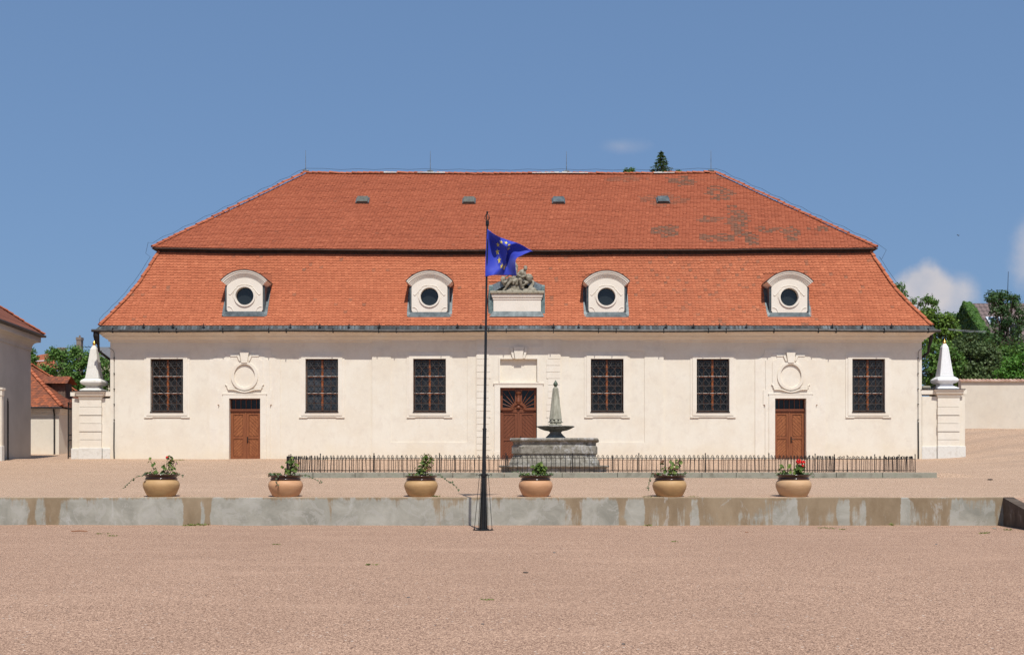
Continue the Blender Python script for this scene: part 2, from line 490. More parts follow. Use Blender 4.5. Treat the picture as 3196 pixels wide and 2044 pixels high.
    # window glass: dark rooms behind, slightly uneven old panes
    t = NT('old_glass')
    t.bump(t.noise(5, 2, 0.5), 0.25, 0.02)
    M['old_glass'] = t.done((0.012, 0.012, 0.012), 0.08, 0, 0.35)
    for nm, cc in (('grey_reflection_glass', (0.055, 0.060, 0.068)), ('faint_reflection_glass', (0.030, 0.030, 0.031))):  # grey in the base colour stands in for reflections on the panes
        t = NT(nm)
        c = t.ramp(t.noise(1.6, 4, 0.6), [(0.35, tuple(x * 0.4 for x in cc)), (0.6, cc)])
        t.bump(t.noise(5, 2, 0.5), 0.25, 0.02)
        M[nm] = t.done(c, 0.08, 0, 0.4)
    t = NT('dark_glass')
    M['dark_glass'] = t.done((0.018, 0.022, 0.024), 0.12, 0, 0.5)
    t = NT('skylight_glass')
    M['skylight_glass'] = t.done((0.10, 0.16, 0.25), 0.05, 0, 0.8)
    # flag
    t = NT('blue_cloth')
    g = t.noise(90, 2)
    c = t.mix(t.map(g, 0.3, 0.7, 0, 0.2), (0.032, 0.055, 0.49), (0.045, 0.078, 0.58))
    m = t.done(c, 0.6, 0, 0.3)
    t.b.inputs['Sheen Weight'].default_value = 0.2
    tr = t.n.new('ShaderNodeBsdfTranslucent')
    tr.inputs['Color'].default_value = (0.045, 0.07, 0.56, 1)
    mx = t.n.new('ShaderNodeMixShader')
    mx.inputs[0].default_value = 0.22
    t.l.new(t.b.outputs[0], mx.inputs[1])
    t.l.new(tr.outputs[0], mx.inputs[2])
    t.l.new(mx.outputs[0], t.n['Material Output'].inputs[0])
    M['blue_cloth'] = m
    t = NT('star_yellow')
    M['star_yellow'] = t.done((0.72, 0.58, 0.10), 0.6, 0, 0.3)
    # far brown tile roof with a fine diamond pattern
    t = NT('brown_roof')
    ch = t.n.new('ShaderNodeTexChecker')
    ch.inputs['Scale'].default_value = 3.4
    ch.inputs['Color1'].default_value = (0.175, 0.125, 0.115, 1)
    ch.inputs['Color2'].default_value = (0.10, 0.072, 0.068, 1)
    rot = t.n.new('ShaderNodeMapping')
    rot.inputs['Rotation'].default_value = (0, R(45), 0)
    rot.inputs['Scale'].default_value = (1, 0.0, 1)
    t.l.new(t.pos(), rot.inputs['Vector'])
    t.l.new(rot.outputs[0], ch.inputs['Vector'])
    M['brown_roof'] = t.done(ch.outputs[0], 0.7, 0, 0.3)
    t = NT('pool_water')
    t.bump(t.noise(6, 3), 0.1, 0.01)
    M['pool_water'] = t.done((0.03, 0.04, 0.03), 0.05, 0, 0.5)


make_mats()

# ------------------------------------------------------------------ mesh builder
WL = {}     # world location of every object made here


class MB:
    def __init__(self):
        self.v, self.f, self.tint, self.moss = [], [], None, None

    def add(self, verts, faces):
        b = len(self.v)
        self.v.extend([tuple(p) for p in verts])
        self.f.extend([tuple(i + b for i in q) for q in faces])
        return self

    def box(self, x0, x1, y0, y1, z0, z1):
        x0, x1 = min(x0, x1), max(x0, x1)
        y0, y1 = min(y0, y1), max(y0, y1)
        z0, z1 = min(z0, z1), max(z0, z1)
        return self.add([(x0, y0, z0), (x1, y0, z0), (x1, y1, z0), (x0, y1, z0), (x0, y0, z1), (x1, y0, z1), (x1, y1, z1), (x0, y1, z1)],
                        [(0, 3, 2, 1), (4, 5, 6, 7), (0, 1, 5, 4), (1, 2, 6, 5), (2, 3, 7, 6), (3, 0, 4, 7)])

    def prism(self, poly, y0, y1):
        """polygon in x,z carried from y0 (front) to y1 (back)"""
        n = len(poly)
        a = sum(poly[i][0] * poly[(i + 1) % n][1] - poly[(i + 1) % n][0] * poly[i][1] for i in range(n))
        if a < 0:
            poly = poly[::-1]
        v = [(x, y0, z) for x, z in poly] + [(x, y1, z) for x, z in poly]
        f = [tuple(range(n)), tuple(range(2 * n - 1, n - 1, -1))]
        f += [(i, i + n, (i + 1) % n + n, (i + 1) % n) for i in range(n)]
        return self.add(v, f)

    def ring(self, outer, inner, y0, y1):
        """flat plate with a hole: outer and inner outlines of equal length"""
        n = len(outer)
        v = [(x, y0, z) for x, z in outer] + [(x, y0, z) for x, z in inner] + [(x, y1, z) for x, z in outer] + [(x, y1, z) for x, z in inner]
        f = []
        for i in range(n):
            j = (i + 1) % n
            f += [(i, j, n + j, n + i), (2 * n + i, 3 * n + i, 3 * n + j, 2 * n + j), (i, 2 * n + i, 2 * n + j, j), (n + i, n + j, 3 * n + j, 3 * n + i)]
        return self.add(v, f)

    def tube(self, path, r, n=6, cap=True):
        path = [Vector(p) for p in path]
        rs = r if isinstance(r, (list, tuple)) else [r] * len(path)
        v, f = [], []
        up = None
        for i, p in enumerate(path):
            t = (path[min(i + 1, len(path) - 1)] - path[max(i - 1, 0)])
            if t.length < 1e-9:
                t = Vector((0, 0, 1))
            t.normalize()
            if up is None:
                up = Vector((0, 1, 0)) if abs(t.y) < 0.9 else Vector((1, 0, 0))
            a = t.cross(up)
            if a.length < 1e-4:
                a = t.cross(Vector((1, 0, 0.1)))
            a.normalize()
            b = t.cross(a).normalized()
            up = -b if False else up
            for k in range(n):
                w = 2 * math.pi * k / n
                v.append(p + (a * math.cos(w) + b * math.sin(w)) * rs[i])
        for i in range(len(path) - 1):
            for k in range(n):
                f.append((i * n + k, i * n + (k + 1) % n, (i + 1) * n + (k + 1) % n, (i + 1) * n + k))
        if cap:
            f.append(tuple(range(n - 1, -1, -1)))
            f.append(tuple(range((len(path) - 1) * n, len(path) * n)))
        return self.add(v, f)

    def lathe(self, prof, c=(0, 0, 0), n=24):
        v, f = [], []
        m = len(prof)
        for (r, z) in prof:
            for k in range(n):
                w = 2 * math.pi * k / n
                v.append((c[0] + r * math.cos(w), c[1] + r * math.sin(w), c[2] + z))
        for i in range(m - 1):
            for k in range(n):
                f.append((i * n + k, i * n + (k + 1) % n, (i + 1) * n + (k + 1) % n, (i + 1) * n + k))
        f.append(tuple(range(n - 1, -1, -1)))
        f.append(tuple(range((m - 1) * n, m * n)))
        return self.add(v, f)

    def rect_sweep(self, x0, x1, y0, y1, prof, caps=True):
        """moulding running round a rectangle: profile of (outward offset, height)"""
        v, f = [], []
        for o, z in prof:
            v += [(x0 - o, y0 - o, z), (x1 + o, y0 - o, z), (x1 + o, y1 + o, z), (x0 - o, y1 + o, z)]
        for i in range(len(prof) - 1):
            for k in range(4):
                f.append((i * 4 + k, i * 4 + (k + 1) % 4, i * 4 + 4 + (k + 1) % 4, i * 4 + 4 + k))
        if caps:
            f.append((3, 2, 1, 0))
            m = (len(prof) - 1) * 4
            f.append((m, m + 1, m + 2, m + 3))
        return self.add(v, f)

    def poly_sweep(self, prof, foot, caps=True):
        """foot(o) gives the outline for an offset o; profile of (o, z)"""
        v, f = [], []
        n = len(foot(prof[0][0]))
        for o, z in prof:
            v += [(x, y, z) for x, y in foot(o)]
        for i in range(len(prof) - 1):
            for k in range(n):
                f.append((i * n + k, i * n + (k + 1) % n, (i + 1) * n + (k + 1) % n, (i + 1) * n + k))
        if caps:
            f.append(tuple(range(n - 1, -1, -1)))
            f.append(tuple(range((len(prof) - 1) * n, len(prof) * n)))
        return self.add(v, f)

    def ball(self, c, r, n=12, m=8):
        rx, ry, rz = r if isinstance(r, (tuple, list)) else (r, r, r)
        v = [(c[0], c[1], c[2] - rz)]
        for i in range(1, m):
            t = -math.pi / 2 + math.pi * i / m
            for k in range(n):
                w = 2 * math.pi * k / n
                v.append((c[0] + rx * math.cos(t) * math.cos(w), c[1] + ry * math.cos(t) * math.sin(w), c[2] + rz * math.sin(t)))
        v.append((c[0], c[1], c[2] + rz))
        f = [(0, 1 + (k + 1) % n, 1 + k) for k in range(n)]
        for i in range(m - 2):
            for k in range(n):
                a, b = 1 + i * n, 1 + (i + 1) * n
                f.append((a + k, a + (k + 1) % n, b + (k + 1) % n, b + k))
        top = len(v) - 1
        f += [(top, 1 + (m - 2) * n + k, 1 + (m - 2) * n + (k + 1) % n) for k in range(n)]
        return self.add(v, f)

    def mesh(self, name, mat, smooth=False):
        me = bpy.data.meshes.new(name)
        me.from_pydata(self.v, [], self.f)
        for k in ('tint', 'moss'):
            a = getattr(self, k)
            if a is not None:
                at = me.attributes.new(k, 'FLOAT', 'FACE')
                at.data.foreach_set('value', np.asarray(a, dtype=np.float32))
        if mat is not None:
            me.materials.append(M[mat])
        if smooth:
            me.polygons.foreach_set('use_smooth', [True] * len(me.polygons))
        me.update()
        return me

    def build(self, name, mat, parent=None, loc=(0, 0, 0), smooth=False, bevel=0.0, auto=None):
        return link(name, self.mesh(name, mat, smooth or auto is not None), parent, loc, bevel, auto)


def link(name, me, parent=None, loc=(0, 0, 0), bevel=0.0, auto=None):
    o = bpy.data.objects.new(name, me)
    col.objects.link(o)
    loc = Vector(loc)
    WL[o.name] = loc
    if parent is not None:
        o.parent = parent
        o.location = loc - WL[parent.name]
    else:
        o.location = loc
    if bevel:
        b = o.modifiers.new('bevel', 'BEVEL')
        b.width = bevel
        b.segments = 2
        b.limit_method = 'ANGLE'
        b.angle_limit = R(40)
    if auto is not None:
        bm = bmesh.new()
        bm.from_mesh(me)
        for e in bm.edges:
            if len(e.link_faces) == 2 and e.calc_face_angle(0) > R(auto):
                e.smooth = False
        bm.to_mesh(me)
        bm.free()
    return o


def tag(o, label=None, cat=None, group=None, kind=None):
    if label:
        o['label'] = label
    if cat:
        o['category'] = cat
    if group:
        o['group'] = group
    if kind:
        o['kind'] = kind
    return o


def thing(name, label, cat, loc=(0, 0, 0), group=None, rz=0.0):
    o = bpy.data.objects.new(name, None)
    o.empty_display_size = 0.3
    col.objects.link(o)
    o.location = loc
    o.rotation_euler = (0, 0, rz)
    WL[o.name] = Vector(loc)
    return tag(o, label, cat, group)


def sub(name, me, parent, off=(0, 0, 0), label=None):
    """a part placed relative to its parent, sharing mesh data"""
    o = bpy.data.objects.new(name, me)
    col.objects.link(o)
    o.parent = parent
    o.location = off
    WL[o.name] = WL[parent.name] + Vector(off)
    if label:
        o['label'] = label
    return o


def wall_grid(mb, x0, x1, z0, z1, y, holes, depth, back=()):
    """front wall face with openings and their reveals; holes = (x0,x1,z0,z1[,depth])"""
    xs = sorted({x0, x1, *[h[0] for h in holes], *[h[1] for h in holes]})
    zs = sorted({z0, z1, *[h[2] for h in holes], *[h[3] for h in holes]})
    for i in range(len(xs) - 1):
        for j in range(len(zs) - 1):
            cx, cz = (xs[i] + xs[i + 1]) / 2, (zs[j] + zs[j + 1]) / 2
            if any(h[0] < cx < h[1] and h[2] < cz < h[3] for h in holes):
                continue
            mb.add([(xs[i], y, zs[j]), (xs[i + 1], y, zs[j]), (xs[i + 1], y, zs[j + 1]), (xs[i], y, zs[j + 1])], [(0, 1, 2, 3)])
    for h in holes:
        a, b, c, d = h[:4]
        yb = y + (h[4] if len(h) > 4 else depth)
        mb.add([(a, y, c), (b, y, c), (b, y, d), (a, y, d), (a, yb, c), (b, yb, c), (b, yb, d), (a, yb, d)],
               [(0, 4, 5, 1), (1, 5, 6, 2), (2, 6, 7, 3), (3, 7, 4, 0)])
        if len(h) > 4:
            mb.add([(a, yb, c), (b, yb, c), (b, yb, d), (a, yb, d)], [(0, 1, 2, 3)])

# ------------------------------------------------------------------ ground
def smooth01(t):
    t = min(1.0, max(0.0, t))
    return t * t * (3 - 2 * t)


BX, BY = 1.907, 50.5             # centre of the fountain yard
RING_A, RING_R = 6.15, 5.85      # half straight and end radius of the oval railing
TERR = 1.335
prof_d = [-50, 30.8, 43.9, 60, 64, 70, 78, 95, 130, 3000]
prof_z = [0.745, 0.745, 1.165, 1.985, 2.02, 2.33, 2.8, 3.4, 4.0, 4.0]


def ring_dist(x, y):
    dx = max(abs(x - BX) - RING_A, 0)
    d1 = math.hypot(dx, y - BY) - RING_R
    d2 = math.hypot(max(13.0 - x, x - 17.0, 0), max(abs(y - BY) - 2.0, 0))
    d3 = math.hypot(max(-8.5 - x, x - 16.1, 0), max(43.9 - y, y - 50, 0))
    return min(d1, d2, d3)


def gz(x, y):
    if y < 30.89:
        return -0.4          # earth face behind the retaining wall
    if y < 30.95:
        return 0.745
    z = float(np.interp(y, prof_d, prof_z))
    # the drive climbs beside the right end of the house
    k = smooth01((x - 20.5) / 7) * smooth01((y - 55) / 19)
    z += k * max(0.0, 4.02 - float(np.interp(74, prof_d, prof_z)))
    if y > 43.95:
        m = 1 - smooth01((ring_dist(x, y) - 0.15) / 2.3)
        z = z * (1 - m) + TERR * m
    z += 0.035 * noise.noise((x * 0.35, y * 0.35, 0)) * min(1, max(0, (y - 31.5) / 3))
    return z


def sheet(name, xs, ys, fn, mat):
    v = [(x, y, fn(x, y)) for y in ys for x in xs]
    n = len(xs)
    f = [(j * n + i, j * n + i + 1, (j + 1) * n + i + 1, (j + 1) * n + i) for j in range(len(ys) - 1) for i in range(n - 1)]
    mb = MB()
    mb.add(v, f)
    return tag(mb.build(name, mat, smooth=True), kind='structure')


WALL_X = 13.13
far = [70, 90, 130, 250, 600, 1500, 3000]
gx = [-q for q in far[::-1]] + list(np.arange(-60, 60.01, 0.6)) + far
gy = [30.88, 30.9] + list(np.arange(31.2, 43.8, 0.45)) + [43.85, 43.99] + list(np.arange(44.4, 84, 0.45)) + [90, 100, 115, 135, 180, 300, 700, 1500, 3000]
sheet('gravel_courtyard', gx, gy, gz, 'gravel_upper')


def low_z(x, y):
    d = max(abs(x) - 30, 0)
    return 0.02 * noise.noise((x * 0.4, y * 0.4, 3)) + (0.018 if y > 30.2 else 0) * (0.6 + noise.noise((x * 1.3, 0, 5)))


sheet('gravel_yard', [-q for q in far[::-1]] + list(np.arange(-60, 60.01, 0.8)) + far, [-1500, -300, -60, -10, 0] + list(np.arange(2, 30.0, 0.7)) + [30.2, 30.5, 30.8, 30.95],
      low_z, 'gravel')

# ramp down from the terrace at the right end of the wall
mb = MB()
rv = [(WALL_X + 0.32, 30.92, 0.745), (24, 30.92, 0.745), (24, 25.2, -0.02), (WALL_X - 0.85, 25.2, -0.02)]
mb.add(rv + [(x, y, -0.3) for x, y, z in rv], [(0, 3, 2, 1), (0, 1, 5, 4), (1, 2, 6, 5), (2, 3, 7, 6), (3, 0, 4, 7)])
tag(mb.build('ramp', 'gravel'), kind='structure')

# ------------------------------------------------------------------ concrete walls of the step
mb = MB()
xs = list(np.arange(-60, WALL_X, 1.2)) + [WALL_X]
v, f = [], []
for x in xs:
    w = 0.012 * noise.noise((x * 0.5, 1, 2))
    v += [(x, 30.8, -0.4), (x, 30.8, 0.738 + w), (x, 30.815, 0.752 + w), (x, 31.05, 0.752 + w), (x, 31.05, -0.4)]
for i in range(len(xs) - 1):
    for k in range(4):
        f.append((i * 5 + k, (i + 1) * 5 + k, (i + 1) * 5 + k + 1, i * 5 + k + 1))
f.append(tuple(range(len(v) - 5, len(v))))
mb.add(v, f)
tag(mb.build('retaining_wall', 'concrete'), 'long low concrete wall with brown water stains holding up the upper gravel', 'retaining wall')
mb = MB()
a, b = Vector((WALL_X, 30.8, 0)), Vector((WALL_X - 0.85, 25.2, 0))
q = Vector((0.3, 0, 0))
mb.add([a + Vector((0, 0.1, -0.4)), a + Vector((0, 0.1, 0.76)), b + Vector((0, 0, 0.03)), b + Vector((0, 0, -0.4)),
        a + q + Vector((0, 0.1, -0.4)), a + q + Vector((0, 0.1, 0.76)), b + q + Vector((0, 0, 0.03)), b + q + Vector((0, 0, -0.4))],
       [(0, 1, 2, 3), (4, 7, 6, 5), (1, 5, 6, 2), (0, 4, 5, 1), (3, 2, 6, 7)])
tag(mb.build('ramp_wall', 'ramp_concrete'), 'dark sloping concrete wall along the ramp', 'ramp wall')

# ------------------------------------------------------------------ main building
FD = 60.0


def fx(px):
    return (px - CX) * FD / FPX


def fz(py):
    return EYE + (HY - py) * FD / FPX


house = thing('baroque_building', 'long cream baroque building with red tiled mansard roof and round dormers', 'building', (0, 60, 1.9))

windows = [(469.5, 573.5), (953.7, 1055.7), (1290, 1392), (1843.5, 1945.5), (2174, 2276), (2658.5, 2762)]
WZ0, WZ1 = fz(1284.5), fz(1120)
doors = [765.0, 2466.3]
DW = 48.6
XL, XR = fx(344), fx(2877)
wh = [(fx(a), fx(b), WZ0, WZ1) for a, b in windows]
dh = [(fx(c - DW), fx(c + DW), 1.3, fz(1243.5)) for c in doors]
CD = (1561, 1675.5)
mb = MB()
ztop = fz(1030)
# side wings, slightly forward middle, and the rusticated door bay standing proud of both
c0, c1, b0, b1 = fx(1161), fx(2071), fx(1486), fx(1750)
wall_grid(mb, XL, c0, 1.2, ztop, 60.0, [h for h in wh + dh if h[1] < c0], 0.34)
wall_grid(mb, c1, XR, 1.2, ztop, 60.0, [h for h in wh + dh if h[0] > c1], 0.34)
wall_grid(mb, c0, b0, 1.2, ztop, 59.95, [h for h in wh if c0 < h[0] < b0], 0.39)
wall_grid(mb, b1, c1, 1.2, ztop, 59.95, [h for h in wh if b1 < h[0] < c1], 0.39)
wall_grid(mb, b0, b1, 1.2, ztop, 59.87, [(fx(CD[0]), fx(CD[1]), 1.3, fz(1210)), (fx(1561), fx(1676.5), fz(1193), fz(1121), 0.16)], 0.42)
for x, ya, yb in ((c0, 59.95, 60), (c1, 60, 59.95), (b0, 59.87, 59.95), (b1, 59.95, 59.87)):
    mb.add([(x, ya, 1.2), (x, yb, 1.2), (x, yb, ztop), (x, ya, ztop)], [(0, 3, 2, 1)])
yb = 76.4
mb.add([(XL, 60, 1.2), (XL, yb, 1.2), (XL, yb, ztop), (XL, 60, ztop), (XR, 60, 1.2), (XR, yb, 1.2), (XR, yb, ztop), (XR, 60, ztop)],
       [(0, 3, 2, 1), (4, 5, 6, 7), (1, 2, 6, 5)])
mb.add([(XL + 0.1, 60.8, 1.2), (XR - 0.1, 60.8, 1.2), (XR - 0.1, 60.8, ztop), (XL + 0.1, 60.8, ztop)], [(0, 1, 2, 3)])
mb.build('wall', 'plaster', house)

# plaster relief: strips and sunk panels of the middle section
y = 59.95
for a, b in ((1161, 1221), (1459, 1486), (1750, 1777), (2011, 2071)):
    mb = MB()
    mb.box(fx(a) + (0.01 if a == 1161 else 0), fx(b) - (0.01 if b == 2071 else 0), y - 0.035, y, 1.3, fz(1089 if a in (1161, 2011) else 1066))
    mb.build('pilaster_strip', 'plaster', house)
for a, b in ((1221, 1459), (1777, 2011)):
    mb = MB()
    mb.box(fx(a), fx(b), y - 0.035, y, 1.3, fz(1380))
    mb.build('plinth_band', 'plaster', house)
    mb = MB()
    mb.box(fx(a), fx(b), y - 0.028, y, fz(1095), fz(1066))
    mb.build('frieze_band', 'plaster', house)

# cornice: one moulding all round the eaves
mb = MB()
mb.rect_sweep(XL, XR, 60.0, yb, [(0.0, fz(1067)), (0.07, fz(1066)), (0.08, fz(1061)), (0.17, fz(1058)), (0.26, fz(1053.5)), (0.30, fz(1053)),
                               (0.30, fz(1050.5)), (0.42, fz(1045)), (0.52, fz(1040)), (0.55, fz(1038)), (0.55, fz(1034)), (0.0, fz(1033.5))])
mb.build('cornice', 'trim_plaster', house)

# roof profile: setback from the eaves line, height
EAVE_Y = 59.25
RXL, RXR = -21.45, 21.86
LOW = [(0.0, 8.57), (0.20, 8.84), (0.246, 8.90), (0.676, 9.54), (1.175, 10.27), (1.739, 11.28), (2.185, 12.28), (2.51, 13.05)]
TILE_START = 1
UP0, UP1 = (2.27, 13.27), (9.25, 19.06)
KR = 1.05
HALF = 9.25


def sag(x, s):
    t = min(1.0, abs(x) / 19.0)
    k = smooth01((s - 1.2) / 1.2)
    wob = 0.03 * noise.noise((x * 0.25, s * 0.3, 9))
    return k * (-0.13 * (1 - t * t) + wob)


def roof_sheet(mb, prof, kr, dz=0.0):
    """hipped ring of planes through the profile points, all four sides"""
    yback = EAVE_Y + 2 * HALF
    rows = []
    for s, z in prof:
        n = 24
        xa, xb = RXL + s, RXR - s * kr
        front = [(xa + (xb - xa) * i / n, EAVE_Y + s, z + dz + sag(xa + (xb - xa) * i / n, s)) for i in range(n + 1)]
        back = [(xb, yback - s, z + dz), (xa, yback - s, z + dz)]
        rows.append(front + back)
    m = len(rows[0])
    v = [p for r in rows for p in r]
    f = [(i * m + k, i * m + (k + 1) % m, (i + 1) * m + (k + 1) % m, (i + 1) * m + k) for i in range(len(rows) - 1) for k in range(m)]
    mb.add(v, f)
    return m, len(v)


mb = MB()
roof_sheet(mb, LOW[TILE_START:], KR)
roof = mb.build('roof', 'clay_tile', house)
mb = MB()
roof_sheet(mb, LOW[:TILE_START + 1], KR, 0.0)
mb.build('eave_flashing', 'eave_zinc', house)
mb = MB()
roof_sheet(mb, [UP0, UP1], 1.06, -0.01)
up_deck = mb.build('upper_roof', 'upper_tile', house)
mb = MB()
roof_sheet(mb, [(2.50, 12.9), (2.50, 13.35)], KR, 0.0)
roof_sheet(mb, [(2.52, 13.24), (2.24, 13.19), (2.25, 13.25)], KR, 0.0)
mb.build('roof_soffit', 'dark_wood', house)


def lay_tiles(name, parent, mat, prof, width, pitch, side='front', kr=1.0, drop=0.045, mossfn=None, lift=0.034, seed=1, skip=()):
    """beaver-tail tiles laid one by one up a roof face, clipped at both hips"""
    g = np.random.default_rng(seed)
    S = np.array([p[0] for p in prof])
    Z = np.array([p[1] for p in prof])
    A = np.concatenate([[0], np.cumsum(np.hypot(np.diff(S), np.diff(Z)))])
    tot = A[-1]
    offs = np.array([(-.5, 1.32, .004, 0), (-.5, 0, 1, drop), (-.27, 0, 1, drop * .3), (0, 0, 1, 0), (.27, 0, 1, drop * .3), (.5, 0, 1, drop), (.5, 1.32, .004, 0)])
    V, F, T, MO = [], [], [], []
    k = 0
    while k * pitch < tot - 0.02:
        l0 = k * pitch
        s0 = np.interp(l0, A, S)
        xa, xb = RXL + s0, RXR - s0 * kr
        n = int((xb - xa) / width) + 2
        cen = xa + (np.arange(n) - 0.5 * (k % 2)) * width
        lj = g.normal(0, 0.009, n) + 0.02 * (g.random(n) < 0.01)
        hj = g.normal(0, 0.004, n)
        rot = g.normal(0, 0.035, n)
        tint = np.clip(g.normal(0.5, 0.11, n) + 0.06 * g.normal(), 0, 1)
        for i in range(n):
            c = cen[i]
            if any(a < c < b and lo < l0 < hi for a, b, lo, hi in skip):
                continue
            pts = []
            for da, dl, lf, dd in offs:
                l = min(tot, l0 + dl * pitch + dd + lj[i] + rot[i] * da * width)
                s = np.interp(l, A, S)
                z = np.interp(l, A, Z)
                e = 0.05
                s2, z2 = np.interp(min(tot, l + e), A, S), np.interp(min(tot, l + e), A, Z)
                s1, z1 = np.interp(max(0, l - e), A, S), np.interp(max(0, l - e), A, Z)
                tl = math.hypot(s2 - s1, z2 - z1) or 1
                ns, nz = -(z2 - z1) / tl, (s2 - s1) / tl
                x = min(max(c + da * width * 0.985, RXL + s), RXR - s * kr)
                h = (lift + hj[i]) if lf == 1 else lf
                zz = z + sag(x, s)
                pts.append(((x, EAVE_Y + s + ns * h, zz + nz * h), (x, EAVE_Y + s + ns * (h - 0.03), zz + nz * (h - 0.03))))
            if pts[1][0][0] >= pts[5][0][0] - 0.01:
                continue
            b = len(V)
            V += [p[0] for p in pts] + [p[1] for p in pts[1:6]]
            F.append((b + 0, b + 1, b + 2, b + 3, b + 4, b + 5, b + 6))
            F += [(b + 1 + q, b + 7 + q, b + 8 + q, b + 2 + q) for q in range(4)]
            mo = mossfn(c, l0, g) if mossfn else 0.0
            t = tint[i]
            if g.random() < 0.006:
                t = 1.25
            T += [t] * 5
            MO += [mo] * 5
        k += 1
    mb = MB()
    mb.v, mb.f, mb.tint, mb.moss = V, F, T, MO
    return mb.build(name, mat, parent)


def moss_low(x, l, g):
    m = 0.0
    n1 = noise.noise((x * 0.5, l * 0.5, 1)) + 0.5 * noise.noise((x * 1.6, l * 1.6, 4))
    base = 0.75 * math.exp(-((x - 10.5) / 4.5) ** 2) + 0.2
    if g.random() < 0.05 * base or (n1 > 0.62 and x > 4 and g.random() < 0.3):
        m = 0.35 + 0.3 * g.random()
    elif x > 5:
        m = 0.16 * base * g.random()
    return m


def moss_up(x, l, g):
    # patches of older grey tiles reused on the right half: centre x, height up the slope, half sizes
    m = 0.0
    for a, b, ra, rb in ((12.5, 2.9, 0.7, 2.0), (12.0, 6.4, 0.9, 1.0), (10.0, 7.9, 1.0, 0.7), (8.3, 1.9, 0.9, 0.7), (11.0, 1.1, 1.3, 0.55), (15.2, 1.5, 0.6, 1.0), (12.9, 0.9, 0.6, 0.7),
                         (6.7, 8.4, 1.4, 0.5), (8.6, 5.6, 1.6, 0.8), (10.9, 3.3, 0.9, 0.4), (15.3, 6.4, 1.0, 0.5), (17.2, 5.0, 1.2, 0.35), (12.4, 8.5, 0.8, 0.3), (14.0, 1.9, 0.7, 0.4), (16.6, 2.0, 0.9, 0.3)):
        d = ((x - a) / (ra * 0.86)) ** 2 + ((l - b) / (rb * 0.86)) ** 2
        d += 1.3 * noise.noise((x * 1.5, l * 2.6, 3))
        if d < 1 and g.random() < 0.75:
            weak = 0.55 if (a, b) in ((6.7, 8.4), (8.6, 5.6), (15.3, 6.4), (17.2, 5.0), (12.4, 8.5)) else 1.0
            m = max(m, weak * (0.65 + 0.35 * g.random()))
    if m == 0 and g.random() < 0.008:
        m = 0.35 * g.random()
    return m


def zl(x, y_px, prof_s):
    return None


DORM = [(763.6, 972.0), (1340.4, 974.0), (1892.8, 974.0), (2463.7, 975.5)]
DY = 59.85
dsc = FPX / DY
skip = []
for px, py in DORM:
    xd = (px - CX) / dsc
    skip.append((xd - 1.10, xd + 1.10, 0.42, 3.4))
xs_c = (1612 - CX) / dsc
skip.append((xs_c - 1.46, xs_c + 1.46, 0.42, 2.9))
lay_tiles('tile_courses', roof, 'clay_tile', LOW[TILE_START:], 0.185, 0.168, kr=KR, mossfn=moss_low, seed=3, skip=skip)
lay_tiles('tile_courses', up_deck, 'upper_tile', [UP0, UP1], 0.19, 0.150, kr=1.06, mossfn=moss_up, seed=5, drop=0.04)


def cap_tiles(mb, pts, r, step, tints, g, under=0.0):
    """half-round cap tiles laid along a hip or ridge"""
    pts = [Vector(p) for p in pts]
    seg = []
    for a, b in zip(pts[:-1], pts[1:]):
        n = max(1, round((b - a).length / step))
        for i in range(n):
            seg.append((a + (b - a) * (i / n), a + (b - a) * ((i + 1.12) / n)))
    for a, b in seg:
        t = (b - a).normalized()
        side = t.cross(Vector((0, 0, 1))).normalized()
        up = side.cross(t).normalized()
        j = g.normal(0, 0.012)
        v = []
        for p, rr, h in ((a, r * 1.08, 0.02), (b, r * 0.92, -0.005)):
            for k in range(7):
                w = math.pi * k / 6
                v.append(p + side * rr * math.cos(w) + up * (rr * math.sin(w) * 0.85 + h + j - under))
        f = [(k, k + 1, 8 + k, 7 + k) for k in range(6)] + [(6, 5, 4, 3, 2, 1, 0)]
        mb.add(v, f)
        tints += [float(np.clip(g.normal(0.62, 0.22), 0, 1.2))] * 7


g = np.random.default_rng(11)
for sgn, base, k in ((1, RXL, 1.0), (-1, RXR, KR)):
    mb = MB()
    tints = []
    cap_tiles(mb, [(base + sgn * s * k, EAVE_Y + s, z) for s, z in LOW[TILE_START:]], 0.12, 0.36, tints, g)
    mb.tint = tints
    mb.build('hip_caps', 'clay_tile', roof)
for sgn, base, k in ((1, RXL, 1.0), (-1, RXR, 1.06)):
    mb = MB()
    tints = []
    cap_tiles(mb, [(base + sgn * UP0[0] * k, EAVE_Y + UP0[0], UP0[1]), (base + sgn * UP1[0] * k, EAVE_Y + UP1[0], UP1[1])], 0.12, 0.38, tints, g)
    mb.tint = tints
    mb.build('hip_caps', 'upper_tile', up_deck)
mb = MB()
tints = []
ridge = [(RXL + UP1[0] + (RXR - UP1[0] * 1.06 - RXL - UP1[0]) * i / 12, EAVE_Y + UP1[0]) for i in range(13)]
cap_tiles(mb, [(x, y, UP1[1] + sag(x, 9.0)) for x, y in ridge], 0.14, 0.36, tints, g)
mb.tint = tints
mb.build('ridge_caps', 'upper_tile', up_deck)
for a, b in ((1.2, 4.4), (-7.6, -6.9), (-5.6, -4.0), (8.4, 9.4)):      # pale mortar left along the ridge caps
    mb = MB()
    x = a
    while x < b:
        w = 0.1 + 0.25 * rnd.random()
        mb.box(x, x + w + 0.06, EAVE_Y + UP1[0] - 0.17, EAVE_Y + UP1[0] - 0.10, UP1[1] + sag(x, 9) + 0.02, UP1[1] + sag(x, 9) + 0.05 + 0.05 * rnd.random())
        x += w + 0.05
    mb.build('ridge_mortar', 'white_stone', up_deck)

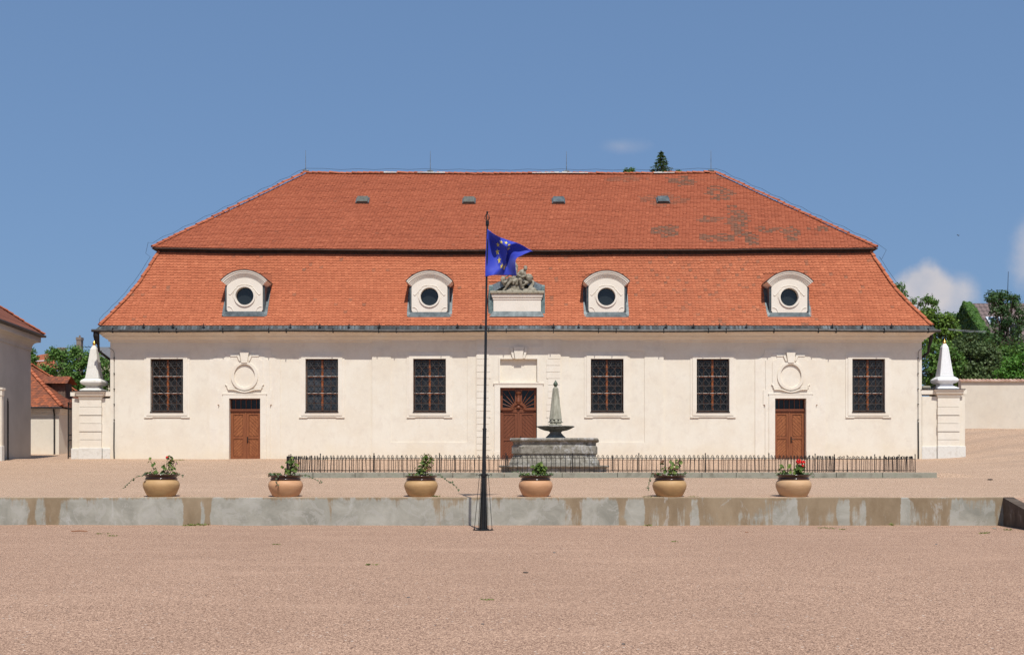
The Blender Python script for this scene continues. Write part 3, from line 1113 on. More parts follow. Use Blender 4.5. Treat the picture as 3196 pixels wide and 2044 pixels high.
# gutter, its brackets and the down pipes at both corners
mb = MB()
path = []
for i in range(31):
    x = XL - 0.68 + (XR - XL + 1.36) * i / 30
    path.append((x, 59.21, 8.56 - 0.02 * math.sin(i * 0.7)))
mb.tube(path, 0.075, 8)
gut = mb.build('gutter', 'gutter_metal', house)
mb = MB()
mb.box(-0.018, 0.018, -0.09, 0.09, -0.12, 0.12)
brk = mb.mesh('gutter_bracket', 'dark_metal')
for i in range(23):
    sub('gutter_bracket', brk, gut, (XL + 0.4 + (XR - XL - 0.8) * (i + 0.3 * math.sin(i * 2.1)) / 22, 59.21, 8.56))
for sgn, xe in ((-1, XL), (1, XR)):
    mb = MB()
    xo = xe + sgn * (0.49 if sgn < 0 else 0.52)
    dy = 0.0 if sgn < 0 else 0.75
    k = 1.0 if sgn < 0 else 0.7
    mb.tube([(xo, 59.35 + dy, 8.52), (xo, 59.35 + dy, 8.30), (xo + sgn * -0.02, 59.40 + dy, 8.05), (xo - sgn * 0.05, 59.5 + dy, 7.85)], [0.15 * k, 0.165 * k, 0.13 * k, 0.075], 8)
    mb.tube([(xo - sgn * 0.05, 59.5 + dy, 7.86), (xo - sgn * 0.05, 59.6 + dy, 7.55), (xe + sgn * 0.10, 60.35 + dy, 7.15), (xe + sgn * 0.10, 60.4 + dy, 6.9), (xe + sgn * 0.10, 60.4 + dy, 2.0)], 0.065, 8)
    mb.build('downpipe', 'dark_metal', house)

# snow guards on the zinc strip
mb = MB()
mb.box(-0.018, 0.018, -0.03, 0.0, -0.13, 0.13)
mb.box(-0.085, 0.085, -0.045, -0.02, -0.045, -0.01)
mb.box(-0.07, 0.07, -0.045, -0.02, 0.03, 0.06)
sg = mb.mesh('snow_guard', 'dark_metal')
for px in (450, 541, 637, 907, 999, 1090, 1184, 1428, 1501, 1727, 1806, 1995, 2078, 2163, 2245, 2328, 2597, 2690, 2781):
    x = (px - CX) / 60.6
    o = sub('snow_guard', sg, house, Vector((x, 59.33, 8.80)) - Vector((0, 60, 1.9)))

# lightning rods and the wire along the ridge and hips
mb = MB()
mb.tube([(0, 0, 0.05), (0, 0, 0.45), (0, 0, 1.25)], [0.022, 0.018, 0.010], 6)
mb.box(-0.17, 0.17, -0.12, 0.12, 0.02, 0.09)
rod = mb.mesh('lightning_rod', 'zinc')
for px in (954, 1343, 1768, 2219):
    x = (px - CX) * 68.5 / FPX
    sub('lightning_rod', rod, house, Vector((x, 68.5, UP1[1] + sag(x, 9) + 0.10)) - Vector((0, 60, 1.9)))
mb = MB()
pts = [(RXL + 0.25, EAVE_Y + 0.1, 8.4)]
for i in range(13):
    t = i / 12
    s = 0.3 + 2.0 * t
    pts.append((RXL + s - 0.12, EAVE_Y + s - 0.1, float(np.interp(s, [p[0] for p in LOW], [p[1] for p in LOW])) + 0.20 + 0.03 * (i % 2)))
pts += [(RXL + 2.0, EAVE_Y + 2.0, 12.9), (RXL + 2.1, EAVE_Y + 2.1, 13.5)]
for i in range(17):
    s = UP0[0] + (UP1[0] - UP0[0]) * i / 16
    pts.append((RXL + s, EAVE_Y + s, UP0[1] + (UP1[1] - UP0[1]) * i / 16 + (0.30 if i % 2 else 0.22)))
for i in range(1, 25):
    x = RXL + UP1[0] + (RXR - UP1[0] * 1.06 - RXL - UP1[0]) * i / 24
    pts.append((x, EAVE_Y + UP1[0], UP1[1] + sag(x, 9) + (0.30 if i % 2 else 0.24)))
for i in range(16, -1, -1):
    s = UP0[0] + (UP1[0] - UP0[0]) * i / 16
    pts.append((RXR - s * 1.06, EAVE_Y + s, UP0[1] + (UP1[1] - UP0[1]) * i / 16 + (0.30 if i % 2 else 0.22)))
pts += [(RXR - 1.95, EAVE_Y + 2.1, 13.1), (RXR - 2.2, EAVE_Y + 2.1, 12.6)]
for i in range(12, -1, -1):
    t = i / 12
    s = 0.3 + 2.0 * t
    pts.append((RXR - s * KR + 0.12, EAVE_Y + s - 0.1, float(np.interp(s, [p[0] for p in LOW], [p[1] for p in LOW])) + 0.20 + 0.03 * (i % 2)))
mb.tube(pts, 0.008, 4)
mb.build('lightning_cable', 'iron', house)
for x, sgn in ((fx(357), -1), (fx(2865), 1)):
    mb = MB()
    mb.tube([(x + sgn * 0.2, 59.75, 7.75), (x + sgn * 0.05, 59.95, 7.62), (x, 59.96, 7.5), (x, 59.96, 3.8)], 0.011, 4)
    mb.tube([(x, 59.955, 3.9), (x + 0.01 * sgn, 59.95, 2.6), (x + 0.01, 59.955, 1.7)], 0.032, 6)
    for k in range(5):
        mb.box(x - 0.03, x + 0.03, 59.93, 60.0, 7.2 - k * 0.8, 7.24 - k * 0.8)
    mb.build('conductor_cable', 'iron', house)

# roof hatches on the upper slope
slope = math.atan2(UP1[1] - UP0[1], UP1[0] - UP0[0])
for i, px in enumerate((1132, 1464, 1743, 2069)):
    s = 6.50
    zc = UP0[1] + (s - UP0[0]) * math.tan(slope)
    D = EAVE_Y + s
    x = (px - CX) * D / FPX
    zc += sag(x, s)
    h = sub('roof_hatch', None, house) if False else None
    mb = MB()
    mb.box(-0.38, 0.38, -0.30, 0.32, -0.05, 0.10)
    o = mb.build('roof_hatch', 'slate_metal', house, (x, D, zc))
    o.rotation_euler = (slope, 0, 0)
    mb = MB()
    mb.box(-0.31, 0.31, -0.24, 0.28, 0.15, 0.20)
    mb.box(-0.32, 0.32, -0.27, -0.24, 0.12, 0.205)
    lid = sub('hatch_lid', mb.mesh('hatch_lid', 'old_lead' if i < 2 else 'slate_metal'), o)
    lid.rotation_euler = (R(6), 0, 0)

# ------------------------------------------------------------------ windows
WW, WH = 102 / 60.0, (1284.5 - 1120) / 60.0


def window_parts():
    d = {}
    m = MB()
    hw, hh = WW / 2, WH / 2
    fr = 0.05
    m.box(-hw, -hw + fr, 0.18, 0.30, -hh, hh)
    m.box(hw - fr, hw, 0.18, 0.30, -hh, hh)
    m.box(-hw + fr, hw - fr, 0.18, 0.30, hh - fr, hh)
    m.box(-hw + fr, hw - fr, 0.18, 0.30, -hh, -hh + fr)
    d['frame'] = m.mesh('window', 'shaded_window_wood')
    m = MB()
    m.box(-0.05, 0.05, 0.13, 0.25, -hh + fr, hh - fr)
    for t in (0.336, 0.656):
        z = hh - t * WH
        m.box(-hw + fr, -0.05, 0.14, 0.25, z - 0.032, z + 0.032)
        m.box(0.05, hw - fr, 0.14, 0.25, z - 0.032, z + 0.032)
    d['cross'] = m.mesh('mullion_cross', 'window_wood')
    m = MB()
    for x in (-hw * 0.52, hw * 0.52):
        m.box(x - 0.013, x + 0.013, 0.19, 0.215, -hh + fr, hh - fr)
    for t in (0.17, 0.50, 0.83):
        z = hh - t * WH
        for xa, xb in ((-hw + fr, -hw * 0.52 - 0.013), (-hw * 0.52 + 0.013, -0.05), (0.05, hw * 0.52 - 0.013), (hw * 0.52 + 0.013, hw - fr)):
            m.box(xa, xb, 0.19, 0.215, z - 0.010, z + 0.010)
    d['bars'] = m.mesh('glazing_bars', 'shaded_window_wood')
    m = MB()
    m.box(-hw + 0.02, hw - 0.02, 0.225, 0.245, -hh + 0.02, hh - 0.02)
    d['pane'] = m.mesh('pane', 'old_glass')
    m = MB()      # pale weathered ledge on each transom
    m.box(-hw + fr, hw - fr, 0.115, 0.135, -0.010, 0.010)
    d['ledge'] = m.mesh('transom_ledge', 'white_sill')
    m = MB()
    nb = 8
    gx0 = hw - 0.10
    amp = gx0 / nb
    for k in range(nb):
        xc = -gx0 + (k + 0.5) * 2 * gx0 / nb
        path = []
        for i in range(41):
            t = i / 40
            z = hh - 0.20 - t * (WH - 0.34)
            ph = t * 10 * math.pi + (math.pi if k % 2 else 0)
            path.append((xc + amp * 0.95 * math.sin(ph), 0.055, z))
        m.tube(path, 0.013, 4, False)
    for z in (hh - 0.35, hh - 0.52 * WH, -hh + 0.4):
        m.tube([(-hw + 0.0, 0.05, z), (hw - 0.0, 0.05, z)], 0.013, 4)
    for x in (-gx0, gx0):
        m.tube([(x, 0.05, hh - 0.12), (x, 0.05, -hh + 0.04)], 0.018, 4)
    m.tube([(-gx0, 0.05, hh - 0.14), (gx0, 0.05, hh - 0.14)], 0.014, 4)
    m.tube([(-hw, 0.05, -hh + 0.07), (hw, 0.05, -hh + 0.07)], 0.016, 4)
    for k in range(16):
        x = -gx0 + (k + 0.5) * 2 * gx0 / 16
        m.tube([(x, 0.05, hh - 0.15), (x, 0.05, hh - 0.27)], 0.009, 4)
        m.tube([(x, 0.05, -hh + 0.07), (x, 0.05, -hh + 0.2)], 0.009, 4)
    d['grille'] = m.mesh('grille', 'grille_iron')
    m = MB()      # moulded plaster surround with ears at the foot
    ow, top, bot = 20 / 60, 17 / 60, 17 / 60
    e = 0.035
    for dx, yy, a, b in ((ow, -e, 0, 0), (ow * 0.62, -0.055, 0.0, 0)):
        pass
    o1, o2, z1, z2 = hw + ow, hw + ow * 0.66, hh + 0.30, hh + 0.18
    zb = -hh - 0.30
    for s in (-1, 1):
        m.box(s * hw, s * o1, -0.03, 0.0, zb + 0.06, z1)
        m.box(s * (hw + 0.0), s * o2, -0.062, -0.03, zb + 0.10, z2)
    m.box(-hw, hw, -0.03, 0.0, hh, z1)
    m.box(-hw, hw, -0.062, -0.03, hh, z2)
    m.box(-hw, hw, -0.03, 0.0, zb + 0.06, -hh - 0.004)
    m.box(-hw, hw, -0.062, -0.03, zb + 0.10, -hh - 0.004)
    m.prism([(-o1, zb + 0.06), (-o1, zb - 0.02), (-o1 + 0.42, zb - 0.02), (-o1 + 0.46, zb + 0.015), (o1 - 0.46, zb + 0.015), (o1 - 0.42, zb - 0.02), (o1, zb - 0.02), (o1, zb + 0.06)], -0.055, 0.0)
    d['surround'] = m.mesh('surround', 'trim_plaster')
    m = MB()
    m.box(-hw - 0.02, hw + 0.02, -0.085, 0.02, -hh - 0.055, -hh)
    m.box(-hw, hw, 0.02, 0.30, -hh - 0.03, -hh + 0.005)
    d['sill'] = m.mesh('sill', 'gutter_metal')
    return d


WPARTS = window_parts()
for i, (a, b) in enumerate(windows):
    c = (a + b) / 2
    yw = 59.95 if 1161 < c < 2071 else 60.0
    pos = Vector((fx(c), yw - 0.0, (WZ0 + WZ1) / 2))
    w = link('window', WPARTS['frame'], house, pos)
    pn = sub('pane', WPARTS['pane'], w)
    pn.material_slots[0].link = 'OBJECT'
    pn.material_slots[0].material = M[('faint_reflection_glass', 'grey_reflection_glass', 'faint_reflection_glass', 'old_glass', 'old_glass', 'faint_reflection_glass')[i]]
    sub('mullion_cross', WPARTS['cross'], w)
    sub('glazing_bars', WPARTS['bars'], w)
    sub('grille', WPARTS['grille'], w)
    sub('surround', WPARTS['surround'], w)
    sub('sill', WPARTS['sill'], w)
    for t in (0.325, 0.645):
        sub('transom_ledge', WPARTS['ledge'], w, (0, 0, WH / 2 - t * WH))

# ------------------------------------------------------------------ doors
def chevron_leaf(m, x0, x1, z0, z1, y, up, yb=0.04):
    """panelled leaf part: sunk field of slanting boards"""
    n = 7
    w, h = x1 - x0, z1 - z0
    step = h / n * 1.25
    sl = 1.0 if up else -1.0
    k = -int(w / step) - 2
    while k < n + 4:
        # board between two slanting lines, clipped to the field
        zs = z0 + k * step
        poly = []
        for (x, z) in ((x0, zs), (x1, zs + sl * 0 + (w if up else 0) - (0 if up else 0)), (x1, zs + step * 0.9 + (w if up else 0)), (x0, zs + step * 0.9)):
            poly.append((x, z))
        if not up:
            poly = [(x0, zs + w), (x1, zs), (x1, zs + step * 0.9), (x0, zs + w + step * 0.9)]
        # clip in z
        for lim, keep in ((z0, 1), (z1, -1)):
            out = []
            for i in range(len(poly)):
                p, q = poly[i], poly[(i + 1) % len(poly)]
                ip, iq = (p[1] - lim) * keep >= 0, (q[1] - lim) * keep >= 0
                if ip:
                    out.append(p)
                if ip != iq:
                    t = (lim - p[1]) / (q[1] - p[1])
                    out.append((p[0] + (q[0] - p[0]) * t, lim))
            poly = out
            if len(poly) < 3:
                break
        if len(poly) >= 3:
            m.prism(poly, y, y + yb)
        k += 1


def door_leaf(w, h, mirror, woodname='door_wood', mid=0.47):
    """one leaf, hinged edge at x=0, going to +x (or -x when mirrored); returns stile mesh and board mesh"""
    s = -1 if mirror else 1
    m, b = MB(), MB()
    st, ra = w * 0.19, 0.14
    m.box(0, s * w, 0.075, 0.10, 0, h)
    m.box(0, s * st, 0.02, 0.075, 0, h)
    m.box(s * (w - st), s * w, 0.02, 0.075, 0, h)
    for z0, z1 in ((0, ra * 1.4), (h * mid - ra / 2, h * mid + ra / 2), (h - ra, h)):
        m.box(s * st, s * (w - st), 0.02, 0.075, z0, z1)
    for z0, z1 in ((ra * 1.4, h * mid - ra / 2), (h * mid + ra / 2, h - ra)):
        x0, x1 = sorted((s * st, s * (w - st)))
        chevron_leaf(b, x0 + 0.015, x1 - 0.015, z0 + 0.015, z1 - 0.015, 0.045, not mirror, 0.03)
    return m.mesh('leaf', woodname), b.mesh('panel_boards', 'board_wood' if woodname == 'door_wood' else 'center_door_wood')


def handle_mesh():
    m = MB()
    m.box(-0.025, 0.025, -0.01, 0.02, -0.16, 0.16)
    m.tube([(0, -0.01, 0.03), (0, -0.06, 0.03), (0.13, -0.06, 0.03)], 0.014, 6)
    m.ball((0, -0.03, -0.07), 0.022, 8, 6)
    return m.mesh('handle', 'dark_metal')


HANDLE = handle_mesh()
dw = 2 * DW / 60
zl_top = fz(1286)        # top of the leaves under the transom moulding
zsill = 1.90
lh = zl_top - zsill
leafL = door_leaf(dw / 2 - 0.02, lh, False)
leafR = door_leaf(dw / 2 - 0.02, lh, True)
ztop_d = fz(1243.5)
m = MB()
m.box(-dw / 2, dw / 2, 0.16, 0.28, zl_top - zsill, zl_top - zsill + 0.06)
m.box(-dw / 2, dw / 2, 0.12, 0.28, zl_top - zsill + 0.06, zl_top - zsill + 0.10)
m.box(-dw / 2, dw / 2, 0.15, 0.28, zl_top - zsill + 0.10, zl_top - zsill + 0.17)
m.box(-dw / 2, -dw / 2 + 0.05, 0.2, 0.28, zl_top - zsill + 0.17, ztop_d - zsill)
m.box(dw / 2 - 0.05, dw / 2, 0.2, 0.28, zl_top - zsill + 0.17, ztop_d - zsill)
m.box(-dw / 2, dw / 2, 0.2, 0.28, ztop_d - zsill - 0.05, ztop_d - zsill)
for k in range(1, 6):
    x = -dw / 2 + dw * k / 6
    m.box(x - 0.014, x + 0.014, 0.22, 0.26, zl_top - zsill + 0.17, ztop_d - zsill - 0.05)
frame_me = m.mesh('door', 'center_door_wood')
m = MB()
m.box(-dw / 2 + 0.03, dw / 2 - 0.03, 0.262, 0.275, zl_top - zsill + 0.15, ztop_d - zsill - 0.03)
tr_me = m.mesh('transom_pane', 'old_glass')
m = MB()
m.box(-dw / 2 - 0.02, dw / 2 + 0.02, -0.12, 0.34, -0.6, 0.0)
step_me = m.mesh('threshold', 'curb_stone')
m = MB()
m.box(-0.03, 0.03, -0.0, 0.02, 0.0, lh)
strip_me = m.mesh('meeting_strip', 'door_wood')
for c in doors:
    o = link('door', frame_me, house, (fx(c), 60.0, zsill))
    for lf, xo in ((leafL, -dw / 2 + 0.01), (leafR, dw / 2 - 0.01)):
        p = sub('leaf', lf[0], o, (xo, 0.17, 0.01))
        sub('panel_boards', lf[1], o, (xo, 0.17, 0.01))
    sub('handle', HANDLE, o, (0.09, 0.17, lh * 0.43))
    sub('transom_pane', tr_me, o)
    sub('threshold', step_me, o)
    sub('meeting_strip', strip_me, o, (0, 0.165, 0.01))

# plaster door case with oval cartouche, drawn for a door centred on x=0 (photo-pixel units / 60)
def doorcase():
    u = 1 / 60.0

    def zz(py):
        return fz(py) - zsill
    m = MB()
    for s in (-1, 1):
        poly = [(110, 1445), (110, 1121), (101, 1121), (90, 1116), (82, 1106), (80, 1092), (DW, 1092), (DW, 1445)]
        m.prism([(s * x * u, zz(y)) for x, y in poly], -0.04, 0.0)
        poly = [(79, 1445), (79, 1266), (85, 1262), (85, 1218), (78, 1216), (78, 1125), (70, 1122), (60, 1114), (56, 1104), (DW, 1104), (DW, 1445)]
        m.prism([(s * x * u, zz(y)) for x, y in poly], -0.075, -0.04)
    m.prism([(x * u, zz(y)) for x, y in ((-DW, 1243.5), (-DW, 1092), (DW, 1092), (DW, 1243.5))], -0.04, 0.0)
    m.prism([(x * u, zz(y)) for x, y in ((-DW, 1243.5), (-DW, 1104), (DW, 1104), (DW, 1243.5))], -0.075, -0.04)
    # plain architrave round the opening, on plinth blocks
    for s in (-1, 1):
        m.box(s * DW * u, s * (DW + 19) * u, -0.11, -0.075, -0.5, zz(1243.5))
        m.box(s * (DW + 0.3) * u, s * (DW + 20) * u, -0.13, -0.11, -0.5, zz(1407))
    m.box(-(DW + 19) * u, (DW + 19) * u, -0.11, -0.075, zz(1243.5), zz(1231))
    m.box(-(DW + 21) * u, (DW + 21) * u, -0.125, -0.075, zz(1231), zz(1228))
    base = m.mesh('doorcase', 'trim_plaster')
    m = MB()
    # cartouche plate with an oval opening
    N = 96
    cz = zz(1174)
    out, inn, out2, inn2 = [], [], [], []
    corners = [(57, 1212), (57, 1126), (50, 1124), (44, 1119), (42, 1112), (-42, 1112), (-44, 1119), (-50, 1124), (-57, 1126), (-57, 1212)]
    cor = [(x * u, zz(y)) for x, y in corners]
    for i in range(N):
        w = 2 * math.pi * i / N
        dx, dz = math.cos(w), math.sin(w)
        best = None
        for j in range(len(cor)):
            (ax, az), (bx, bz) = cor[j], cor[(j + 1) % len(cor)]
            az -= cz
            bz -= cz
            den = dx * (bz - az) - dz * (bx - ax)
            if abs(den) < 1e-9:
                continue
            t = (ax * (bz - az) - az * (bx - ax)) / den
            q = (ax * dz - az * dx) / den
            if t > 0 and -1e-6 <= q <= 1 + 1e-6:
                best = t if best is None else min(best, t)
        out.append((dx * best, cz + dz * best))
        inn.append((32 * u * dx, cz + 36.5 * u * dz))
        out2.append((42 * u * dx, cz + 44 * u * dz))
        inn2.append((32.5 * u * dx, cz + 37 * u * dz))
    m.ring(out, inn, -0.105, -0.075)
    m.ring(out2, inn2, -0.165, -0.105)
    # keystone with its two side blocks
    m.prism([(x * u, zz(y)) for x, y in ((-14, 1099), (14, 1099), (9, 1133), (-9, 1133))], -0.20, -0.105)
    for s in (-1, 1):
        m.prism([(s * x * u, zz(y)) for x, y in ((16.5, 1109), (24, 1109), (17, 1126), (12, 1128))], -0.165, -0.105)
        m.box(s * 16 * u, s * 44 * u, -0.135, -0.105, zz(1113), zz(1109))
        # little scrolls at the foot
        m.tube([(s * 60 * u, -0.12, zz(1199)), (s * 55 * u, -0.13, zz(1203)), (s * 53 * u, -0.13, zz(1210)), (s * 50 * u, -0.13, zz(1215))], [0.02, 0.035, 0.03, 0.025], 6)
    path = []
    for i in range(25):
        t = -1 + 2 * i / 24
        path.append((t * 52 * u, -0.13, zz(1215.5 + 8.5 * smooth01(1 - abs(t) * 1.35))))
    m.tube(path, 0.038, 6)
    cart = m.mesh('cartouche', 'trim_plaster')
    return base, cart


case_me, cart_me = doorcase()
for c in doors:
    o = link('doorcase', case_me, house, (fx(c), 60.0, zsill))
    sub('cartouche', cart_me, o)
# the two iron stubs beside each door
m = MB()
m.ball((0, 0, 0), (0.022, 0.04, 0.03), 8, 6)
stub_me = m.mesh('torch_stub', 'twig_wood')
for c in doors:
    for s in (-1, 1):
        sub('torch_stub', stub_me, house, Vector((fx(c + s * 81), 59.9, fz(1264))) - Vector((0, 60, 1.9)))

# middle door: quoined bay, blank panel, fan light
u = 1 / 60
m = MB()
yb0 = 59.87
for xa, xb_, inner in ((1488, 1531, 1), (1705, 1748, -1)):
    m = MB()
    for k in range(17):
        pa, pb = 1100.3 + 20.3 * k - 19.4, 1100.3 + 20.3 * k - 0.4
        if k == 0:
            pa = 1082
        long_ = (k % 6) in (2, 3, 4)
        a, b = (xa, xb_ if long_ else xb_ - 5) if inner == 1 else (xa if long_ else xa + 5, xb_)
        m.box(fx(a), fx(b), yb0 - 0.022, yb0, fz(pb), fz(pa))
    m.build('quoin_strip', 'trim_plaster', house)
m = MB()
for s, (a, b) in ((-1, (1543, 1561)), (1, (1675.5, 1694))):
    m.box(fx(a), fx(b), yb0 - 0.05, yb0, 1.4, fz(1210))
    m.box(fx(a) - 0.01, fx(b) + (0 if s < 0 else 0.01), yb0 - 0.075, yb0 - 0.05, 1.4, fz(1408))
m.box(fx(1543), fx(1694), yb0 - 0.05, yb0, fz(1210), fz(1199))
m.box(fx(1540), fx(1697), yb0 - 0.075, yb0, fz(1199), fz(1195))
# frame of the blank panel and its keystone
m.box(fx(1556), fx(1561), yb0 - 0.035, yb0, fz(1193), fz(1117))
m.box(fx(1676.5), fx(1681.5), yb0 - 0.035, yb0, fz(1193), fz(1117))
m.box(fx(1561), fx(1676.5), yb0 - 0.035, yb0, fz(1121), fz(1117))
m.prism([(fx(x), fz(y)) for x, y in ((1602, 1083), (1636, 1083), (1630, 1121), (1608, 1121))], yb0 - 0.12, yb0 - 0.035)
for s in (-1, 1):
    m.prism([(fx(1619 + s * x), fz(y)) for x, y in ((19, 1086), (28, 1086), (19, 1119), (13, 1119))], yb0 - 0.08, yb0 - 0.035)
    x0, x1 = sorted((1619 + s * 30, 1619 + s * 72))
    m.box(fx(x0), fx(x1), yb0 - 0.03, yb0, fz(1088), fz(1082))
m.build('doorcase', 'trim_plaster', house, label := (0, 0, 0)) if False else m.build('doorcase', 'trim_plaster', house)

cw = (CD[1] - CD[0]) / 60
cxm = (CD[0] + CD[1]) / 2
zt = fz(1210)
zsp = fz(1278)          # springing of the fan light
yd = 59.87
m = MB()
loc = (fx(cxm), yd, zsill)
H = zt - zsill
Hs = zsp - zsill
m.box(-cw / 2, -cw / 2 + 0.13, 0.2, 0.34, 0.0, H)
m.box(cw / 2 - 0.13, cw / 2, 0.2, 0.34, 0.0, H)
m.box(-cw / 2 + 0.13, cw / 2 - 0.13, 0.2, 0.34, H - 0.14, H)
# transom moulding arching over the middle
def arch_path(off):
    pts = [(-cw / 2 + 0.02, Hs + off), (-0.36 - off, Hs + off)]
    for i in range(13):
        w = math.pi - math.pi * i / 12
        pts.append(((0.32 + off) * math.cos(w), Hs + 0.03 + (0.26 + off) * math.sin(w)))
    pts += [(0.36 + off, Hs + off), (cw / 2 - 0.02, Hs + off)]
    return pts
for off, r, yy in ((0.0, 0.05, 0.17), (0.07, 0.035, 0.19), (-0.06, 0.03, 0.19)):
    m.tube([(x, yy, z) for x, z in arch_path(off)], r, 6)
m.box(-cw / 2, cw / 2, 0.2, 0.3, Hs - 0.14, Hs + 0.04)
m.prism([(0.34 * math.cos(math.pi * i / 12), Hs + 0.02 + 0.28 * math.sin(math.pi * i / 12)) for i in range(13)], 0.2, 0.3)
# rays of the fan light
for s in (-1, 1):
    for w in (5, 20, 34, 48, 62):
        a = R(w)
        x0, z0 = 0.36 * math.cos(a), Hs + 0.03 + 0.3 * math.sin(a)
        L = min((cw / 2 - 0.13) / math.cos(a), (H - 0.14 - Hs) / max(math.sin(a), 0.01))
        m.tube([(s * x0, 0.24, z0), (s * L * math.cos(a), 0.24, Hs + L * math.sin(a))], 0.022, 5)
# console in the middle of the fan light
m.box(-0.18, 0.18, 0.19, 0.3, Hs + 0.30, H - 0.14)
m.box(-0.19, 0.19, 0.13, 0.3, H - 0.22, H - 0.08)
m.lathe([(0.02, -0.45), (0.10, -0.42), (0.13, -0.3), (0.09, -0.1), (0.08, 0.05), (0.14, 0.12), (0.15, 0.2), (0.05, 0.22)], (0, 0.18, Hs + 0.72), 10)
m.ball((0, 0.15, Hs + 0.12), (0.10, 0.07, 0.09), 10, 8)
cdoor = m.build('door', 'center_door_wood', house, loc)
tag(cdoor, 'middle door with carved fan light')
m = MB()
m.box(-cw / 2 + 0.1, cw / 2 - 0.1, 0.29, 0.305, Hs, H - 0.1)
sub('fanlight_pane', m.mesh('fanlight_pane', 'old_glass'), cdoor)
lw = cw / 2 - 0.0
lhc = Hs - 0.13
for mir in (False, True):
    lf, bd = door_leaf(lw, lhc, mir, 'center_door_wood', 0.44)
    xo = cw / 2 if mir else -cw / 2
    sub('leaf', lf, cdoor, (xo, 0.21, 0.0))
    sub('panel_boards', bd, cdoor, (xo, 0.21, 0.0))
m = MB()
m.box(-0.05, 0.05, 0.0, 0.02, 0.0, lhc)
sub('meeting_strip', m.mesh('meeting_strip', 'center_door_wood'), cdoor, (0, 0.205, 0))
sub('handle', HANDLE, cdoor, (0.12, 0.2, 1.1))
m = MB()
m.box(-cw / 2 - 0.1, cw / 2 + 0.1, -0.25, 0.4, -0.6, 0.0)
sub('threshold', m.mesh('threshold', 'curb_stone'), cdoor)

